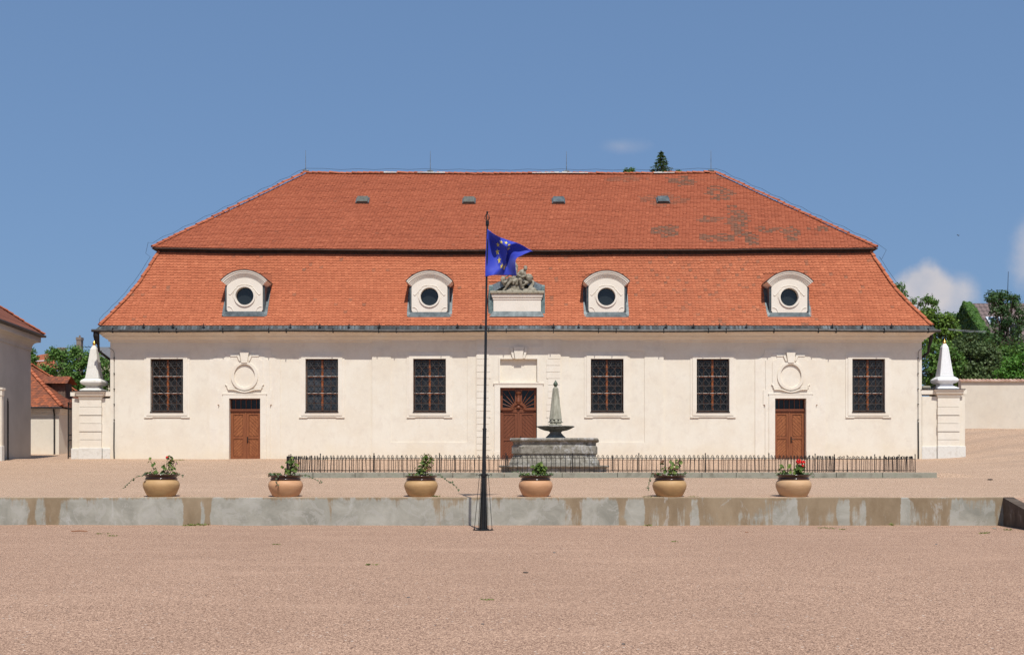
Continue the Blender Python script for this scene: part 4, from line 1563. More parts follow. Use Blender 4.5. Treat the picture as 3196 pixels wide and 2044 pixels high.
# ------------------------------------------------------------------ round dormers
def dormer_meshes():
    d = {}
    hw = 0.93
    zs, top = 1.33, 1.78       # spring line and crown of the face
    zc, r = 0.80, 0.46
    N = 72
    rad = (hw * hw + (top - zs) ** 2) / (2 * (top - zs))

    def outline(hwid, z0, zspr, ztop):
        rr = (hwid * hwid + (ztop - zspr) ** 2) / (2 * (ztop - zspr))
        pts = [(-hwid, z0), (hwid, z0), (hwid, zspr)]
        a0 = math.asin(hwid / rr)
        for i in range(1, 20):
            a = a0 - 2 * a0 * i / 20
            pts.append((rr * math.sin(a), ztop - rr + rr * math.cos(a)))
        pts.append((-hwid, zspr))
        return pts

    def radial(poly, cz):
        out = []
        for i in range(N):
            w = 2 * math.pi * (i + 0.5) / N
            dx, dz = math.cos(w), math.sin(w)
            best = 1e9
            for j in range(len(poly)):
                (ax, az), (bx, bz) = poly[j], poly[(j + 1) % len(poly)]
                az -= cz
                bz -= cz
                den = dx * (bz - az) - dz * (bx - ax)
                if abs(den) < 1e-9:
                    continue
                t = (ax * (bz - az) - az * (bx - ax)) / den
                q = (ax * dz - az * dx) / den
                if t > 0 and -1e-6 <= q <= 1 + 1e-6:
                    best = min(best, t)
            out.append((dx * best, cz + dz * best))
        return out
    m = MB()
    circ = [(r * math.cos(2 * math.pi * (i + 0.5) / N), zc + r * math.sin(2 * math.pi * (i + 0.5) / N)) for i in range(N)]
    m.ring(radial(outline(hw, 0.0, zs, top), zc), circ, 0.0, 0.30)
    c1 = [(x * 1.20, zc + (z - zc) * 1.20) for x, z in circ]
    c2 = [(x * 1.34, zc + (z - zc) * 1.34) for x, z in circ]
    c0 = [(x * 1.02, zc + (z - zc) * 1.02) for x, z in circ]
    m.ring(c1, c0, -0.055, 0.0)
    # raised field with swept shoulders
    for s in (-1, 1):
        m.tube([(s * x, -0.01, z) for x, z in ((0.82, 0.92), (0.76, 0.86), (0.70, 0.92), (0.60, 1.03), (0.50, 1.16), (0.42, 1.22), (0.42, 1.28), (0.30, 1.35), (0.15, 1.385), (0.0, 1.395))], 0.018, 5)
        m.tube([(s * x, -0.01, z) for x, z in ((0.88, 0.25), (0.78, 0.25), (0.68, 0.19), (0.62, 0.10), (0.60, 0.01))], 0.018, 5)
        m.tube([(s * x, -0.005, z) for x, z in ((0.60, 0.70), (0.63, 0.85), (0.55, 1.02))], 0.012, 5)
    d['front'] = m.mesh('dormer', 'dormer_paint')
    # arched hood: stepped moulding swept along the arc, running back into the roof
    m = MB()
    steps = [(0.0, 0.05, -0.02), (0.05, 0.11, -0.045), (0.11, 0.19, -0.08), (0.19, 0.28, -0.125), (0.28, 0.345, -0.16)]
    for lo, hi, yf in steps:
        a0 = math.radians(49)
        rad = 1.24
        zc0 = top - rad
        v, f = [], []
        n = 28
        for i in range(n + 1):
            a = -a0 + 2 * a0 * i / n
            for rr in (rad + lo, rad + hi):
                for yy in (yf, 2.6):
                    v.append((rr * math.sin(a), yy, zc0 + rr * math.cos(a)))
        for i in range(n):
            b = i * 4
            f += [(b, b + 4, b + 6, b + 2), (b + 2, b + 6, b + 7, b + 3), (b, b + 1, b + 5, b + 4)]
        f += [(0, 2, 3, 1), (n * 4, n * 4 + 1, n * 4 + 3, n * 4 + 2)]
        m.add(v, f)
    d['hood'] = m.mesh('hood', 'dormer_paint')
    m = MB()
    a0 = math.radians(49.5)
    v, f = [], []
    n = 28
    rad = 1.24 + 0.347
    for i in range(n + 1):
        a = -a0 + 2 * a0 * i / n
        for rr in (rad, rad + 0.03):
            for yy in (-0.18, 2.6):
                v.append((rr * math.sin(a), yy, top - 1.24 + rr * math.cos(a)))
    for i in range(n):
        b = i * 4
        f += [(b, b + 4, b + 6, b + 2), (b + 2, b + 6, b + 7, b + 3), (b, b + 1, b + 5, b + 4)]
    m.add(v, f)
    d['cap'] = m.mesh('hood_sheet', 'gutter_metal')
    for s in (-1, 1):
        m = MB()
        m.box(s * 0.95, s * 1.03, 0.05, 2.4, -0.3, 1.34)
        # splayed flashing at the foot of the cheek, lying along the roof slope
        rail = [(-0.06, -0.24), (0.08, 0.0), (0.575, 0.73), (0.95, 1.38)]
        v = [(s * xx, yy, zz_ + 0.03) for yy, zz_ in rail for xx in (0.94, 1.17)]
        v += [(x, y + 0.05, z - 0.12) for x, y, z in v]
        f = []
        for k in range(3):
            a = 2 * k
            f += [(a, a + 1, a + 3, a + 2), (a + 1, a + 9, a + 11, a + 3), (a + 8, a, a + 2, a + 10)]
        f += [(0, 8, 9, 1), (6, 7, 15, 14)]
        m.add(v, f)
        d['cheek%d' % s] = m.mesh('cheek', 'slate_metal')
    m = MB()
    m.add([(-1.13, -0.07, -0.27), (1.13, -0.07, -0.27), (0.95, -0.01, 0.0), (-0.95, -0.01, 0.0), (-1.13, 0.1, -0.29), (1.13, 0.1, -0.29), (0.95, 0.1, 0.0), (-0.95, 0.1, 0.0)],
          [(0, 1, 2, 3), (4, 7, 6, 5), (0, 4, 5, 1), (2, 6, 7, 3)])
    d['apron'] = m.mesh('apron', 'slate_metal')
    m = MB()
    m.lathe([(0.0, 0), (r * 1.02, 0), (r * 1.02, 0.02), (0, 0.02)], (0, 0, 0), 40)
    me = m.mesh('pane', 'dark_glass')
    me.transform(Matrix.Rotation(R(90), 4, 'X'))
    me.transform(Matrix.Translation((0, 0.22, zc)))
    d['pane'] = me
    return d


DM = dormer_meshes()
for px, py in DORM:
    zb = EYE + (HY - py) / dsc
    o = link('dormer', DM['front'], house, ((px - CX) / dsc, DY, zb))
    for k, nm in (('hood', 'hood'), ('cap', 'hood_sheet'), ('cheek-1', 'cheek'), ('cheek1', 'cheek'), ('apron', 'apron'), ('pane', 'pane')):
        sub(nm, DM[k], o)

# ------------------------------------------------------------------ attic block over the middle, carrying the statue
def ax(px):
    return (px - CX) / dsc


def az(py):
    return EYE + (HY - py) / dsc


m = MB()
m.rect_sweep(ax(1540), ax(1688.5), DY, DY + 1.6, [(0, az(976)), (0, az(936)), (0.03, az(935)), (0.03, az(931)), (0.07, az(928)), (0.10, az(920)), (0.10, az(919.5))])
block = m.build('attic_block', 'dormer_paint', house)
m = MB()
m.rect_sweep(ax(1540), ax(1688.5), DY, DY + 1.6, [(0.08, az(919)), (0.16, az(916)), (0.17, az(910)), (0.14, az(908.5))])
m.build('cap_stone', 'lichen_stone', house)
for a, b in ((1525, 1538.5), (1690, 1700.5)):
    m = MB()
    m.rect_sweep(ax(a), ax(b), DY + 0.06, DY + 2.2, [(0.015, az(991)), (0.0, az(892)), (-0.02, az(889))])
    m.build('side_flashing', 'copper_patina', house)
m = MB()
m.add([(ax(1527), DY - 0.1, az(989)), (ax(1699), DY - 0.1, az(989)), (ax(1689), DY - 0.01, az(972)), (ax(1539), DY - 0.01, az(972)),
       (ax(1527), DY + 0.1, az(990)), (ax(1699), DY + 0.1, az(990)), (ax(1689), DY + 0.1, az(972)), (ax(1539), DY + 0.1, az(972))],
      [(0, 1, 2, 3), (0, 4, 5, 1), (1, 5, 6, 2), (3, 7, 4, 0)])
m.build('apron', 'slate_metal', house)
m = MB()      # small sheet-metal gable behind the statue
prof = [(1526, 894), (1528, 887), (1575, 866), (1613, 852), (1650, 866), (1694, 884), (1699, 892)]
inn = [(1536, 908), (1540, 905), (1580, 884), (1613, 871), (1646, 884), (1684, 903), (1690, 908)]
pts = [(ax(x), az(y)) for x, y in prof] + [(ax(x), az(y)) for x, y in inn[::-1]]
m.prism(pts, DY + 0.55, DY + 2.4)
m.build('gable_hood', 'zinc', house)
m = MB()
m.prism([(ax(x), az(y)) for x, y in inn], DY + 0.9, DY + 1.0)
m.build('gable_back', 'slate_metal', house)

# ------------------------------------------------------------------ statue group on the attic block
def limb(m, path, radii, n=10):
    """tapered limb with round ends, for fusing"""
    m.tube(path, radii, n)
    for p, r in ((path[0], radii[0]), (path[-1], radii[-1])):
        m.ball(p, r, n, 6)
    for p, r in list(zip(path, radii))[1:-1]:
        m.ball(p, r, n, 6)


def carve(m, name, mat, voxel, loc, parent=None, smooth_it=3):
    o = m.build(name, mat, parent, loc, smooth=True)
    r = o.modifiers.new('fuse', 'REMESH')
    r.mode = 'VOXEL'
    r.voxel_size = voxel
    r.use_smooth_shade = True
    s = o.modifiers.new('soften', 'SMOOTH')
    s.factor = 0.5
    s.iterations = smooth_it
    return o


SX0, SZ0 = ax(1612), az(909)
SY = DY + 0.42


def sp(px, py, y=0.0):
    return (ax(px) - SX0, y, az(py) - SZ0)


stat = thing('statue', 'grey stone group of seated figures with a globe on the attic above the middle door', 'statue', (SX0, SY, SZ0))
m = MB()
for px, py, rx, ry, rz in ((1600, 908, 0.62, 0.34, 0.20), (1635, 906, 0.50, 0.34, 0.16), (1612, 896, 0.45, 0.28, 0.26), (1580, 912, 0.42, 0.30, 0.12), (1660, 905, 0.28, 0.25, 0.22), (1622, 880, 0.28, 0.22, 0.26)):
    m.ball(sp(px, py), (rx, ry, rz), 14, 10)
carve(m, 'rock', 'statue_stone', 0.035, (SX0, SY, SZ0), stat)
# right figure: sits facing left, leaning forward, right leg bent, left leg stretched to the right
m = MB()
limb(m, [sp(1630, 876, -0.05), sp(1627, 862, -0.10), sp(1628, 850, -0.14), sp(1631, 843, -0.12)], [0.17, 0.15, 0.185, 0.10])
limb(m, [sp(1631, 843, -0.13), sp(1638, 838, -0.16)], [0.07, 0.06])
m.ball(sp(1640.5, 836, -0.17), (0.095, 0.105, 0.125), 12, 10)
m.ball(sp(1640, 831, -0.14), (0.11, 0.11, 0.085), 12, 8)
m.ball(sp(1637.2, 837, -0.27), (0.025, 0.03, 0.025), 8, 6)
limb(m, [sp(1624, 848, -0.16), sp(1614, 856, -0.27), sp(1624, 862, -0.33)], [0.085, 0.065, 0.05])       # right arm
limb(m, [sp(1637, 848, -0.14), sp(1641, 860, -0.25), sp(1629, 864, -0.32)], [0.085, 0.065, 0.05])
limb(m, [sp(1628, 876, -0.10), sp(1622, 872, -0.38), sp(1626, 886, -0.36), sp(1628, 897, -0.30)], [0.13, 0.095, 0.07, 0.05])   # bent leg
limb(m, [sp(1628, 897, -0.30), sp(1632, 899, -0.40)], [0.05, 0.035])
limb(m, [sp(1634, 876, -0.08), sp(1645, 881, -0.26), sp(1634, 890, -0.34)], [0.12, 0.085, 0.05])
limb(m, [sp(1634, 890, -0.34), sp(1628, 893, -0.38)], [0.05, 0.035])
limb(m, [sp(1618, 872, -0.15), sp(1613, 884, -0.25), sp(1610, 890, -0.2)], [0.12, 0.10, 0.07])
carve(m, 'figure', 'statue_stone', 0.018, (SX0, SY, SZ0), stat, 1)
# left figure: sits turned away to the left, legs trailing down to the left, arm raised
m = MB()
limb(m, [sp(1610, 876, -0.02), sp(1606, 858, -0.05), sp(1605, 842, -0.06), sp(1605, 836, -0.05)], [0.18, 0.15, 0.18, 0.09])
m.ball(sp(1604.5, 825, -0.08), (0.10, 0.11, 0.13), 12, 10)
m.ball(sp(1605, 820, -0.05), (0.115, 0.115, 0.09), 12, 8)
limb(m, [sp(1604, 835, -0.06), sp(1604.5, 829, -0.07)], [0.07, 0.065])
limb(m, [sp(1611, 840, -0.05), sp(1614, 828, -0.08), sp(1606, 814, -0.05)], [0.08, 0.06, 0.045])
limb(m, [sp(1599, 841, -0.06), sp(1588, 852, -0.12), sp(1578, 862, -0.18)], [0.085, 0.065, 0.05])
limb(m, [sp(1610, 876, -0.08), sp(1594, 876, -0.32), sp(1584, 888, -0.33), sp(1577, 900, -0.28)], [0.13, 0.10, 0.075, 0.05])
limb(m, [sp(1577, 900, -0.28), sp(1571, 903, -0.36)], [0.05, 0.035])
limb(m, [sp(1604, 878, -0.05), sp(1588, 872, -0.18), sp(1575, 880, -0.2)], [0.13, 0.10, 0.07])
limb(m, [sp(1600, 866, -0.22), sp(1591, 868, -0.28), sp(1583, 873, -0.22)], [0.07, 0.11, 0.06])       # drapery
limb(m, [sp(1614, 870, -0.18), sp(1608, 878, -0.28), sp(1602, 884, -0.28)], [0.10, 0.10, 0.05])
carve(m, 'figure', 'statue_stone', 0.018, (SX0, SY, SZ0), stat, 1)
m = MB()
m.ball(sp(1650, 864, 0.10), 0.245, 20, 14)
m.lathe([(0.26, -0.015), (0.265, 0), (0.26, 0.015)], sp(1650, 864, 0.10), 24)
m.build('globe', 'statue_stone', stat, (SX0, SY, SZ0), smooth=True)
m = MB()      # scrolls of weathered foliage at both ends
limb(m, [sp(1652, 903), sp(1656, 893, -0.05), sp(1663, 884, -0.05), sp(1665, 875, 0), sp(1660, 871, 0)], [0.12, 0.10, 0.085, 0.07, 0.04])
limb(m, [sp(1646, 905, -0.1), sp(1655, 898, -0.15), sp(1661, 893, -0.1)], [0.09, 0.08, 0.06])
carve(m, 'scroll', 'statue_stone', 0.022, (SX0, SY, SZ0), stat)
m = MB()
limb(m, [sp(1578, 886), sp(1570, 878, -0.02), sp(1566, 868, 0), sp(1568, 861, 0), sp(1574, 862, 0)], [0.10, 0.09, 0.08, 0.065, 0.045])
limb(m, [sp(1576, 878, -0.06), sp(1573, 868, -0.08), sp(1578, 860, -0.06)], [0.06, 0.06, 0.03])
carve(m, 'scroll', 'statue_stone', 0.022, (SX0, SY, SZ0), stat)

# ------------------------------------------------------------------ flagpole and flag
PD = 28.6
pb, pt = P(1508, 1653, PD), P(1521, 690, PD)
pb.z = 0.0
pole = thing('flagpole', 'tall black flagpole with wrought finial standing in front of the concrete wall', 'flagpole', pb)
lean = (pt - pb)


def pz(z):
    return pb + lean * (z / lean.z)


m = MB()
z1 = EYE + (HY - 1482) * PD / FPX
z2 = EYE + (HY - 1339) * PD / FPX
z3 = EYE + (HY - 1024) * PD / FPX
m.tube([pz(0.0), pz(z2)], [0.058, 0.046], 14)
m.tube([pz(z2 - 0.01), pz(z2 + 0.02), pz(z2 + 0.02), pz(z3)], [0.052, 0.052, 0.036, 0.033], 14)
m.tube([pz(z3 - 0.01), pz(z3 + 0.04), pz(z3 + 0.04), pz(lean.z)], [0.038, 0.038, 0.027, 0.024], 12)
m.build('pole', 'pole_paint', pole, smooth=False, auto=35)
m = MB()
m.tube([pz(z1 - 0.03), pz(z1 + 0.03)], [0.075, 0.075], 14)
for k in range(6):
    w = k * math.pi / 3 + 0.1
    d = Vector((math.cos(w), math.sin(w), 0))
    c = pz(z1)
    m.tube([c + d * 0.06, c + d * 0.13 + Vector((0, 0, -0.005)), c + d * 0.185 + Vector((0, 0, 0.03)), c + d * 0.20 + Vector((0, 0, 0.0)), c + d * 0.175 + Vector((0, 0, -0.02))], 0.008, 5)
m.build('collar', 'pole_paint', pole)
stay = []
for k in range(6):
    w = k * math.pi / 3 + 0.1
    d = Vector((math.cos(w), math.sin(w), 0))
    m = MB()
    m.tube([pz(z1) + d * 0.11, pz(0.02) + d * 0.22], 0.007, 5)
    m.build('stay_rod', 'pole_paint', pole)
for k in range(4):
    w = k * math.pi / 2 + 0.6
    d = Vector((math.cos(w), math.sin(w), 0))
    m = MB()
    m.tube([pz(z1 - 0.25) + d * 0.06, pz(0.02) + d * 0.105], [0.012, 0.02], 5)
    m.build('leg', 'pole_paint', pole)
m = MB()
m.lathe([(0.26, 0), (0.26, 0.015), (0.08, 0.03)], (pb.x, pb.y, 0.0), 16)
for k in range(6):
    w = k * math.pi / 3 + 0.1
    m.tube([(pb.x + 0.22 * math.cos(w), pb.y + 0.22 * math.sin(w), 0.0), (pb.x + 0.22 * math.cos(w), pb.y + 0.22 * math.sin(w), 0.045)], 0.018, 6)
m.build('base_plate', 'pole_paint', pole)
m = MB()
c = pz(lean.z)
m.tube([c + Vector((0, 0, -0.12)), c + Vector((0, 0, -0.10)), c + Vector((0, 0, 0)), c], [0.03, 0.042, 0.042, 0.02], 10)
for k in range(5):
    w = 2 * math.pi * k / 5 + 0.5
    pts = []
    for i in range(9):
        t = i / 8
        r = 0.066 * math.sin(math.pi * min(1, t * 1.02)) ** 0.8 * (1 - 0.35 * t) + 0.006
        pts.append(c + Vector((r * math.cos(w), r * math.sin(w), 0.0 + 0.19 * t)))
    m.tube(pts, 0.008, 5)
m.ball(c + Vector((0, 0, 0.215)), 0.028, 10, 8)
m.tube([c + Vector((0, 0, 0.18)), c + Vector((0, 0, 0.21))], 0.012, 6)
m.build('finial', 'dark_metal', pole)

# flag surface: a 5 x 5 net of points (fly direction, hoist direction), third number = depth in metres
NET = [[(140, 250, 0.0), (268, 340, -0.16), (420, 402, 0.10), (600, 462, -0.04), (782, 566, 0.10)],
       [(128, 420, 0.0), (258, 430, 0.12), (398, 478, -0.20), (490, 512, 0.08), (752, 570, 0.04)],
       [(119, 590, 0.0), (268, 590, 0.16), (410, 560, -0.12), (404, 612, 0.20), (640, 615, -0.06)],
       [(112, 760, 0.0), (276, 770, 0.07), (388, 752, 0.06), (420, 735, 0.24), (540, 690, -0.16)],
       [(110, 926, 0.0), (216, 902, -0.08), (345, 905, 0.16), (460, 903, 0.10), (552, 914, -0.12)]]


def cat(p0, p1, p2, p3, t):
    return 0.5 * ((2 * p1) + (-p0 + p2) * t + (2 * p0 - 5 * p1 + 4 * p2 - p3) * t * t + (-p0 + 3 * p1 - 3 * p2 + p3) * t ** 3)


def line_at(pts, u):
    n = len(pts) - 1
    x = min(max(u, 0.0), 0.99999) * n
    i = int(x)
    g = lambda k: pts[k] if 0 <= k <= n else (2 * pts[0] - pts[1] if k < 0 else 2 * pts[n] - pts[n - 1])
    return cat(g(i - 1), g(i), g(i + 1), g(i + 2), x - i)


FLAGD = 28.57


def flag_pt(u, v):
    rows = [line_at([Vector(q) for q in r], u) for r in NET]
    q = line_at(rows, v)
    rip = 0.018 * math.sin(u * 17 + v * 6) * u + 0.012 * math.sin(v * 14 - u * 9) * min(1, u * 3)
    return P(1490 + q.x / 4.53, 660 + q.y / 4.53, FLAGD + q.z + rip)


m = MB()
NU, NV = 60, 40
m.v = [tuple(flag_pt(i / NU, j / NV)) for j in range(NV + 1) for i in range(NU + 1)]
m.f = [(j * (NU + 1) + i, j * (NU + 1) + i + 1, (j + 1) * (NU + 1) + i + 1, (j + 1) * (NU + 1) + i) for j in range(NV) for i in range(NU)]
flag = m.build('flag', 'blue_cloth', smooth=True)
tag(flag, 'rumpled blue flag with yellow stars blowing from the top of the black pole', 'flag')
so = flag.modifiers.new('cloth', 'SOLIDIFY')
so.thickness = 0.003
so.offset = 0


def flag_n(u, v):
    e = 0.01
    a = flag_pt(min(u + e, 1), v) - flag_pt(max(u - e, 0), v)
    b = flag_pt(u, min(v + e, 1)) - flag_pt(u, max(v - e, 0))
    n = a.cross(b).normalized()
    return n if n.y < 0 else -n


for k in range(12):
    w = 2 * math.pi * k / 12
    cu, cv = 0.50 + 0.222 * math.cos(w), 0.48 + 0.333 * math.sin(w)
    m = MB()
    for side in (1, -1):
        v = []
        for i in range(10):
            a = math.pi / 2 + math.pi * i / 5
            r = 0.074 if i % 2 == 0 else 0.029
            uu, vv = cu + r * math.cos(a) / 1.5, cv - r * math.sin(a)
            v.append(flag_pt(uu, vv) + flag_n(uu, vv) * 0.006 * side)
        v.append(flag_pt(cu, cv) + flag_n(cu, cv) * 0.006 * side)
        m.add(v, [(i, (i + 1) % 10, 10) if side == 1 else ((i + 1) % 10, i, 10) for i in range(10)])
    m.build('star', 'star_yellow', flag)

# ------------------------------------------------------------------ curb, fountain
m = MB()
x = -8.5
cuts = [-8.5, -7.55, -5.95, -4.1, -2.25, -0.3, 1.9, 4.0, 5.7, 7.2, 8.5, 10.4, 12.3, 14.05, 16.12]
for a, b in zip(cuts[:-1], cuts[1:]):
    j = 0.012 * rnd.random()
    m.box(a + 0.008, b - 0.008, 43.72 + j, 44.15, 1.0, TERR + 0.015 + 0.012 * rnd.random())
curb = m.build('stone_curb', 'curb_stone', bevel=0.015)
tag(curb, 'low straight stone curb in front of the fountain railing', 'curb')
m = MB()
m.box(-8.5, 16.12, 43.52, 43.73, 0.95, 1.172)
m.build('mortar_bed', 'curb_stone', curb)

fount = thing('fountain', 'weathered stone fountain with angular basin, bowl and tapering obelisk', 'fountain', (BX, BY, TERR), rz=R(-5))


def octa(a, c):
    return lambda o: [(-(a + o), -(a + o) + c), (-(a + o) + c, -(a + o)), ((a + o) - c, -(a + o)), ((a + o), -(a + o) + c),
                      ((a + o), (a + o) - c), ((a + o) - c, (a + o)), (-(a + o) + c, (a + o)), (-(a + o), (a + o) - c)]


def fpart(m, name, mat, bevel=0.0, smooth=False, auto=None):
    me = m.mesh(name, mat, smooth or auto is not None)
    o = sub(name, me, fount)
    if bevel:
        b = o.modifiers.new('bevel', 'BEVEL')
        b.width, b.segments, b.limit_method, b.angle_limit = bevel, 2, 'ANGLE', R(30)
    if auto is not None:
        for p in me.polygons:
            p.use_smooth = True
    return o


m = MB()
m.poly_sweep([(-0.12, -0.2), (-0.12, 0.19), (-0.04, 0.22), (0.0, 0.235), (0.0, 0.30)], octa(2.34, 0.55))
fpart(m, 'step', 'fountain_stone', 0.012)
m = MB()
m.poly_sweep([(0.06, 0.30), (0.06, 0.42), (0.0, 0.55), (-0.09, 0.70), (-0.09, 0.79), (-0.03, 0.80), (-0.03, 1.12), (-0.09, 1.14), (-0.09, 1.30), (-0.04, 1.32)], octa(1.84, 0.42), False)
fpart(m, 'basin', 'fountain_stone', 0.012)
m = MB()
m.poly_sweep([(-0.06, 1.32), (0.0, 1.34), (0.02, 1.37), (0.02, 1.43), (-0.01, 1.46), (-0.30, 1.46), (-0.30, 0.9)], octa(1.86, 0.42), False)
fpart(m, 'basin_rim', 'fountain_stone', 0.012)
m = MB()
m.poly_sweep([(-0.35, 1.0), (-0.35, 1.18)], octa(1.90, 0.42))
fpart(m, 'water', 'pool_water')
m = MB()
m.lathe([(0.62, 1.0), (0.62, 1.30), (0.46, 1.38), (0.42, 1.47), (0.44, 1.53), (0.40, 1.56), (0.30, 1.66), (0.24, 1.74), (0.29, 1.78), (0.29, 1.80)], (0, 0, 0), 28)
fpart(m, 'bowl_foot', 'fountain_stone', auto=30)
m = MB()
m.lathe([(0.28, 1.79), (0.50, 1.83), (0.68, 1.90), (0.79, 1.965), (0.83, 1.975), (0.84, 2.0), (0.82, 2.02), (0.60, 1.98), (0.3, 1.96)], (0, 0, 0), 40)
fpart(m, 'bowl', 'fountain_stone', auto=30)
m = MB()
m.poly_sweep([(-0.02, 1.95), (-0.02, 2.09), (-0.08, 2.13)], octa(0.29, 0.10))
fpart(m, 'obelisk_plinth', 'obelisk_stone', 0.01)
for k in range(8):
    w = 2 * math.pi * k / 8 + 0.2
    m = MB()
    m.ball((0.20 * math.cos(w), 0.20 * math.sin(w), 2.215), (0.085, 0.085, 0.10), 12, 8)
    if k % 2 == 0:
        m.tube([(0.24 * math.cos(w), 0.24 * math.sin(w), 2.2), (0.34 * math.cos(w), 0.34 * math.sin(w), 2.18)], 0.02, 6)
    fpart(m, 'ball_foot', 'obelisk_stone', smooth=True)


def oct_reg(r, rot=math.pi / 8):
    return lambda o: [((r + o) * math.cos(rot + k * math.pi / 4), (r + o) * math.sin(rot + k * math.pi / 4)) for k in range(8)]


m = MB()
m.poly_sweep([(-0.0, 2.30), (0.0, 2.335), (-0.155, 3.66), (-0.20, 3.72), (-0.22, 3.73)], oct_reg(0.285, math.pi / 8 + 0.12))
fpart(m, 'obelisk', 'obelisk_stone', 0.008)
m = MB()
m.lathe([(0.05, 3.72), (0.05, 3.75), (0.09, 3.80), (0.10, 3.85), (0.085, 3.90), (0.05, 3.95), (0.025, 4.0), (0.012, 4.03)], (0, 0, 0), 16)
m.tube([(-0.10, 0, 3.85), (-0.101, 0, 3.86)], 0.01, 5)
fpart(m, 'finial', 'old_bronze', auto=30)

# ------------------------------------------------------------------ railing round the fountain
fence = thing('iron_railing', 'low black iron railing with hooked bars round the fountain', 'railing', (BX, BY, TERR))


def track():
    """plan of the railing: oval, then the open gangway on the right"""
    pts = []
    n = 40
    for i in range(n + 1):      # left half circle from the front round to the back, going via the left
        w = -math.pi / 2 - math.pi * i / n
        pts.append((BX - RING_A + RING_R * math.cos(w), BY + RING_R * math.sin(w)))
    return pts


A0 = math.asin(2.0 / RING_R)
oval = [(BX + RING_A + RING_R * math.cos(w), BY + RING_R * math.sin(w)) for w in np.linspace(-A0, -math.pi / 2, 34)]
oval += [(BX - RING_A + 0.33 + RING_R * math.cos(w), BY + RING_R * math.sin(w)) for w in np.linspace(-math.pi / 2, -math.pi * 1.5, 80)]
oval += [(BX + RING_A + RING_R * math.cos(w), BY + RING_R * math.sin(w)) for w in np.linspace(math.pi / 2, A0, 34)]
x_end, y_f, y_b = 16.95, BY - 2.0, BY + 2.0
wing_f = [oval[0], (x_end, y_f)]
wing_e = [(x_end, y_f), (x_end, y_b)]
wing_b = [(x_end, y_b), oval[-1]]


def resample(pts, step):
    pts = [Vector((*p, 0)) for p in pts]
    L = [0.0]
    for a, b in zip(pts[:-1], pts[1:]):
        L.append(L[-1] + (b - a).length)
    n = max(1, round(L[-1] / step))
    out = []
    for i in range(n + 1):
        d = L[-1] * i / n
        k = min(max(np.searchsorted(L, d) - 1, 0), len(pts) - 2)
        t = (d - L[k]) / max(L[k + 1] - L[k], 1e-9)
        out.append(pts[k].lerp(pts[k + 1], t))
    return out


def bar_mesh():
    m = MB()
    pts = [(0, 0, 0.015), (0, 0, 0.60)]
    r = 0.032
    for i in range(11):
        w = math.pi - 1.5 * math.pi * i / 10
        pts.append((r + r * math.cos(w), 0, 0.64 + r * math.sin(w) * 1.35))
    m.tube(pts, 0.0125, 5)
    return m.mesh('bar', 'iron')


BAR = bar_mesh()
m = MB()
m.tube([(0, 0, -0.05), (0, 0, 0.73)], 0.019, 6)
m.ball((0, 0, 0.75), 0.026, 8, 6)
POST = m.mesh('post', 'iron')
loc0 = Vector((BX, BY, TERR))
allbars, railpaths = [], []
for seg, plen in ((oval, 2.62), (wing_f, 1.75), (wing_e, 1.95), (wing_b, 1.75)):
    posts = resample(seg, plen)
    fine = resample(seg, 0.185)
    for p in posts[:-1] if seg is not wing_b else posts:
        sub('post', POST, fence, Vector((p.x, p.y, TERR)) - loc0)
    tan_sign = 1
    for i in range(len(fine)):
        p = fine[i]
        if min((p - q).length for q in posts) < 0.05:
            continue
        t = fine[min(i + 1, len(fine) - 1)] - fine[max(i - 1, 0)]
        allbars.append((p, math.atan2(t.y, t.x)))
    railpaths.append(fine)
for pth in railpaths:
    m = MB()
    for z, r in ((0.575, 0.009), (0.085, 0.009)):
        m.tube([(p.x, p.y, TERR + z) for p in pth], r, 4)
    m.build('rail', 'iron', fence)
allbars.sort(key=lambda q: q[0].y)
for p, w in allbars[:100]:
    o = sub('bar', BAR, fence, Vector((p.x, p.y, TERR)) - loc0)
    o.rotation_euler = (rnd.gauss(0, 0.015), rnd.gauss(0, 0.02), w)
m = MB()
bv = [Vector(q.co) for q in BAR.vertices]
bf = [tuple(q.vertices) for q in BAR.polygons]
for p, w in allbars[100:]:
    mt = Matrix.Translation((p.x, p.y, TERR)) @ Matrix.Rotation(w, 4, 'Z') @ Matrix.Rotation(rnd.gauss(0, 0.02), 4, 'Y') @ Matrix.Rotation(rnd.gauss(0, 0.03), 4, 'X')
    m.add([mt @ q for q in bv], bf)
tag(m.build('bar_row', 'iron', fence), kind='stuff')

# ------------------------------------------------------------------ plants in pots
def leaf_poly(c, r, nrm, spin, n=6, cup=0.25):
    nrm = Vector(nrm).normalized()
    a = nrm.cross(Vector((0.3, 0.2, 1))).normalized() if abs(nrm.z) < 0.95 else Vector((1, 0, 0))
    b = nrm.cross(a)
    c = Vector(c)
    v = [c]
    for k in range(n):
        w = spin + 2 * math.pi * k / n
        rr = r * (0.82 + 0.25 * ((k * 7) % 3) / 2)
        v.append(c + (a * math.cos(w) + b * math.sin(w)) * rr + nrm * (cup * r))
    return v, [(0, k + 1, (k + 1) % n + 1) for k in range(n)]


class Leaves(MB):
    def __init__(self):
        super().__init__()
        self.tint = []

    def leaf(self, c, r, nrm, spin, g, n=6, cup=0.25, t=None):
        v, f = leaf_poly(c, r, nrm, spin, n, cup)
        self.add(v, f)
        self.tint += [min(1, max(0, g.gauss(0.5, 0.25) if t is None else t))] * len(f)

    def quad(self, c, a, b, t):
        self.add([c - a - b, c + a - b, c + a + b, c - a + b], [(0, 1, 2, 3)])
        self.tint.append(t)


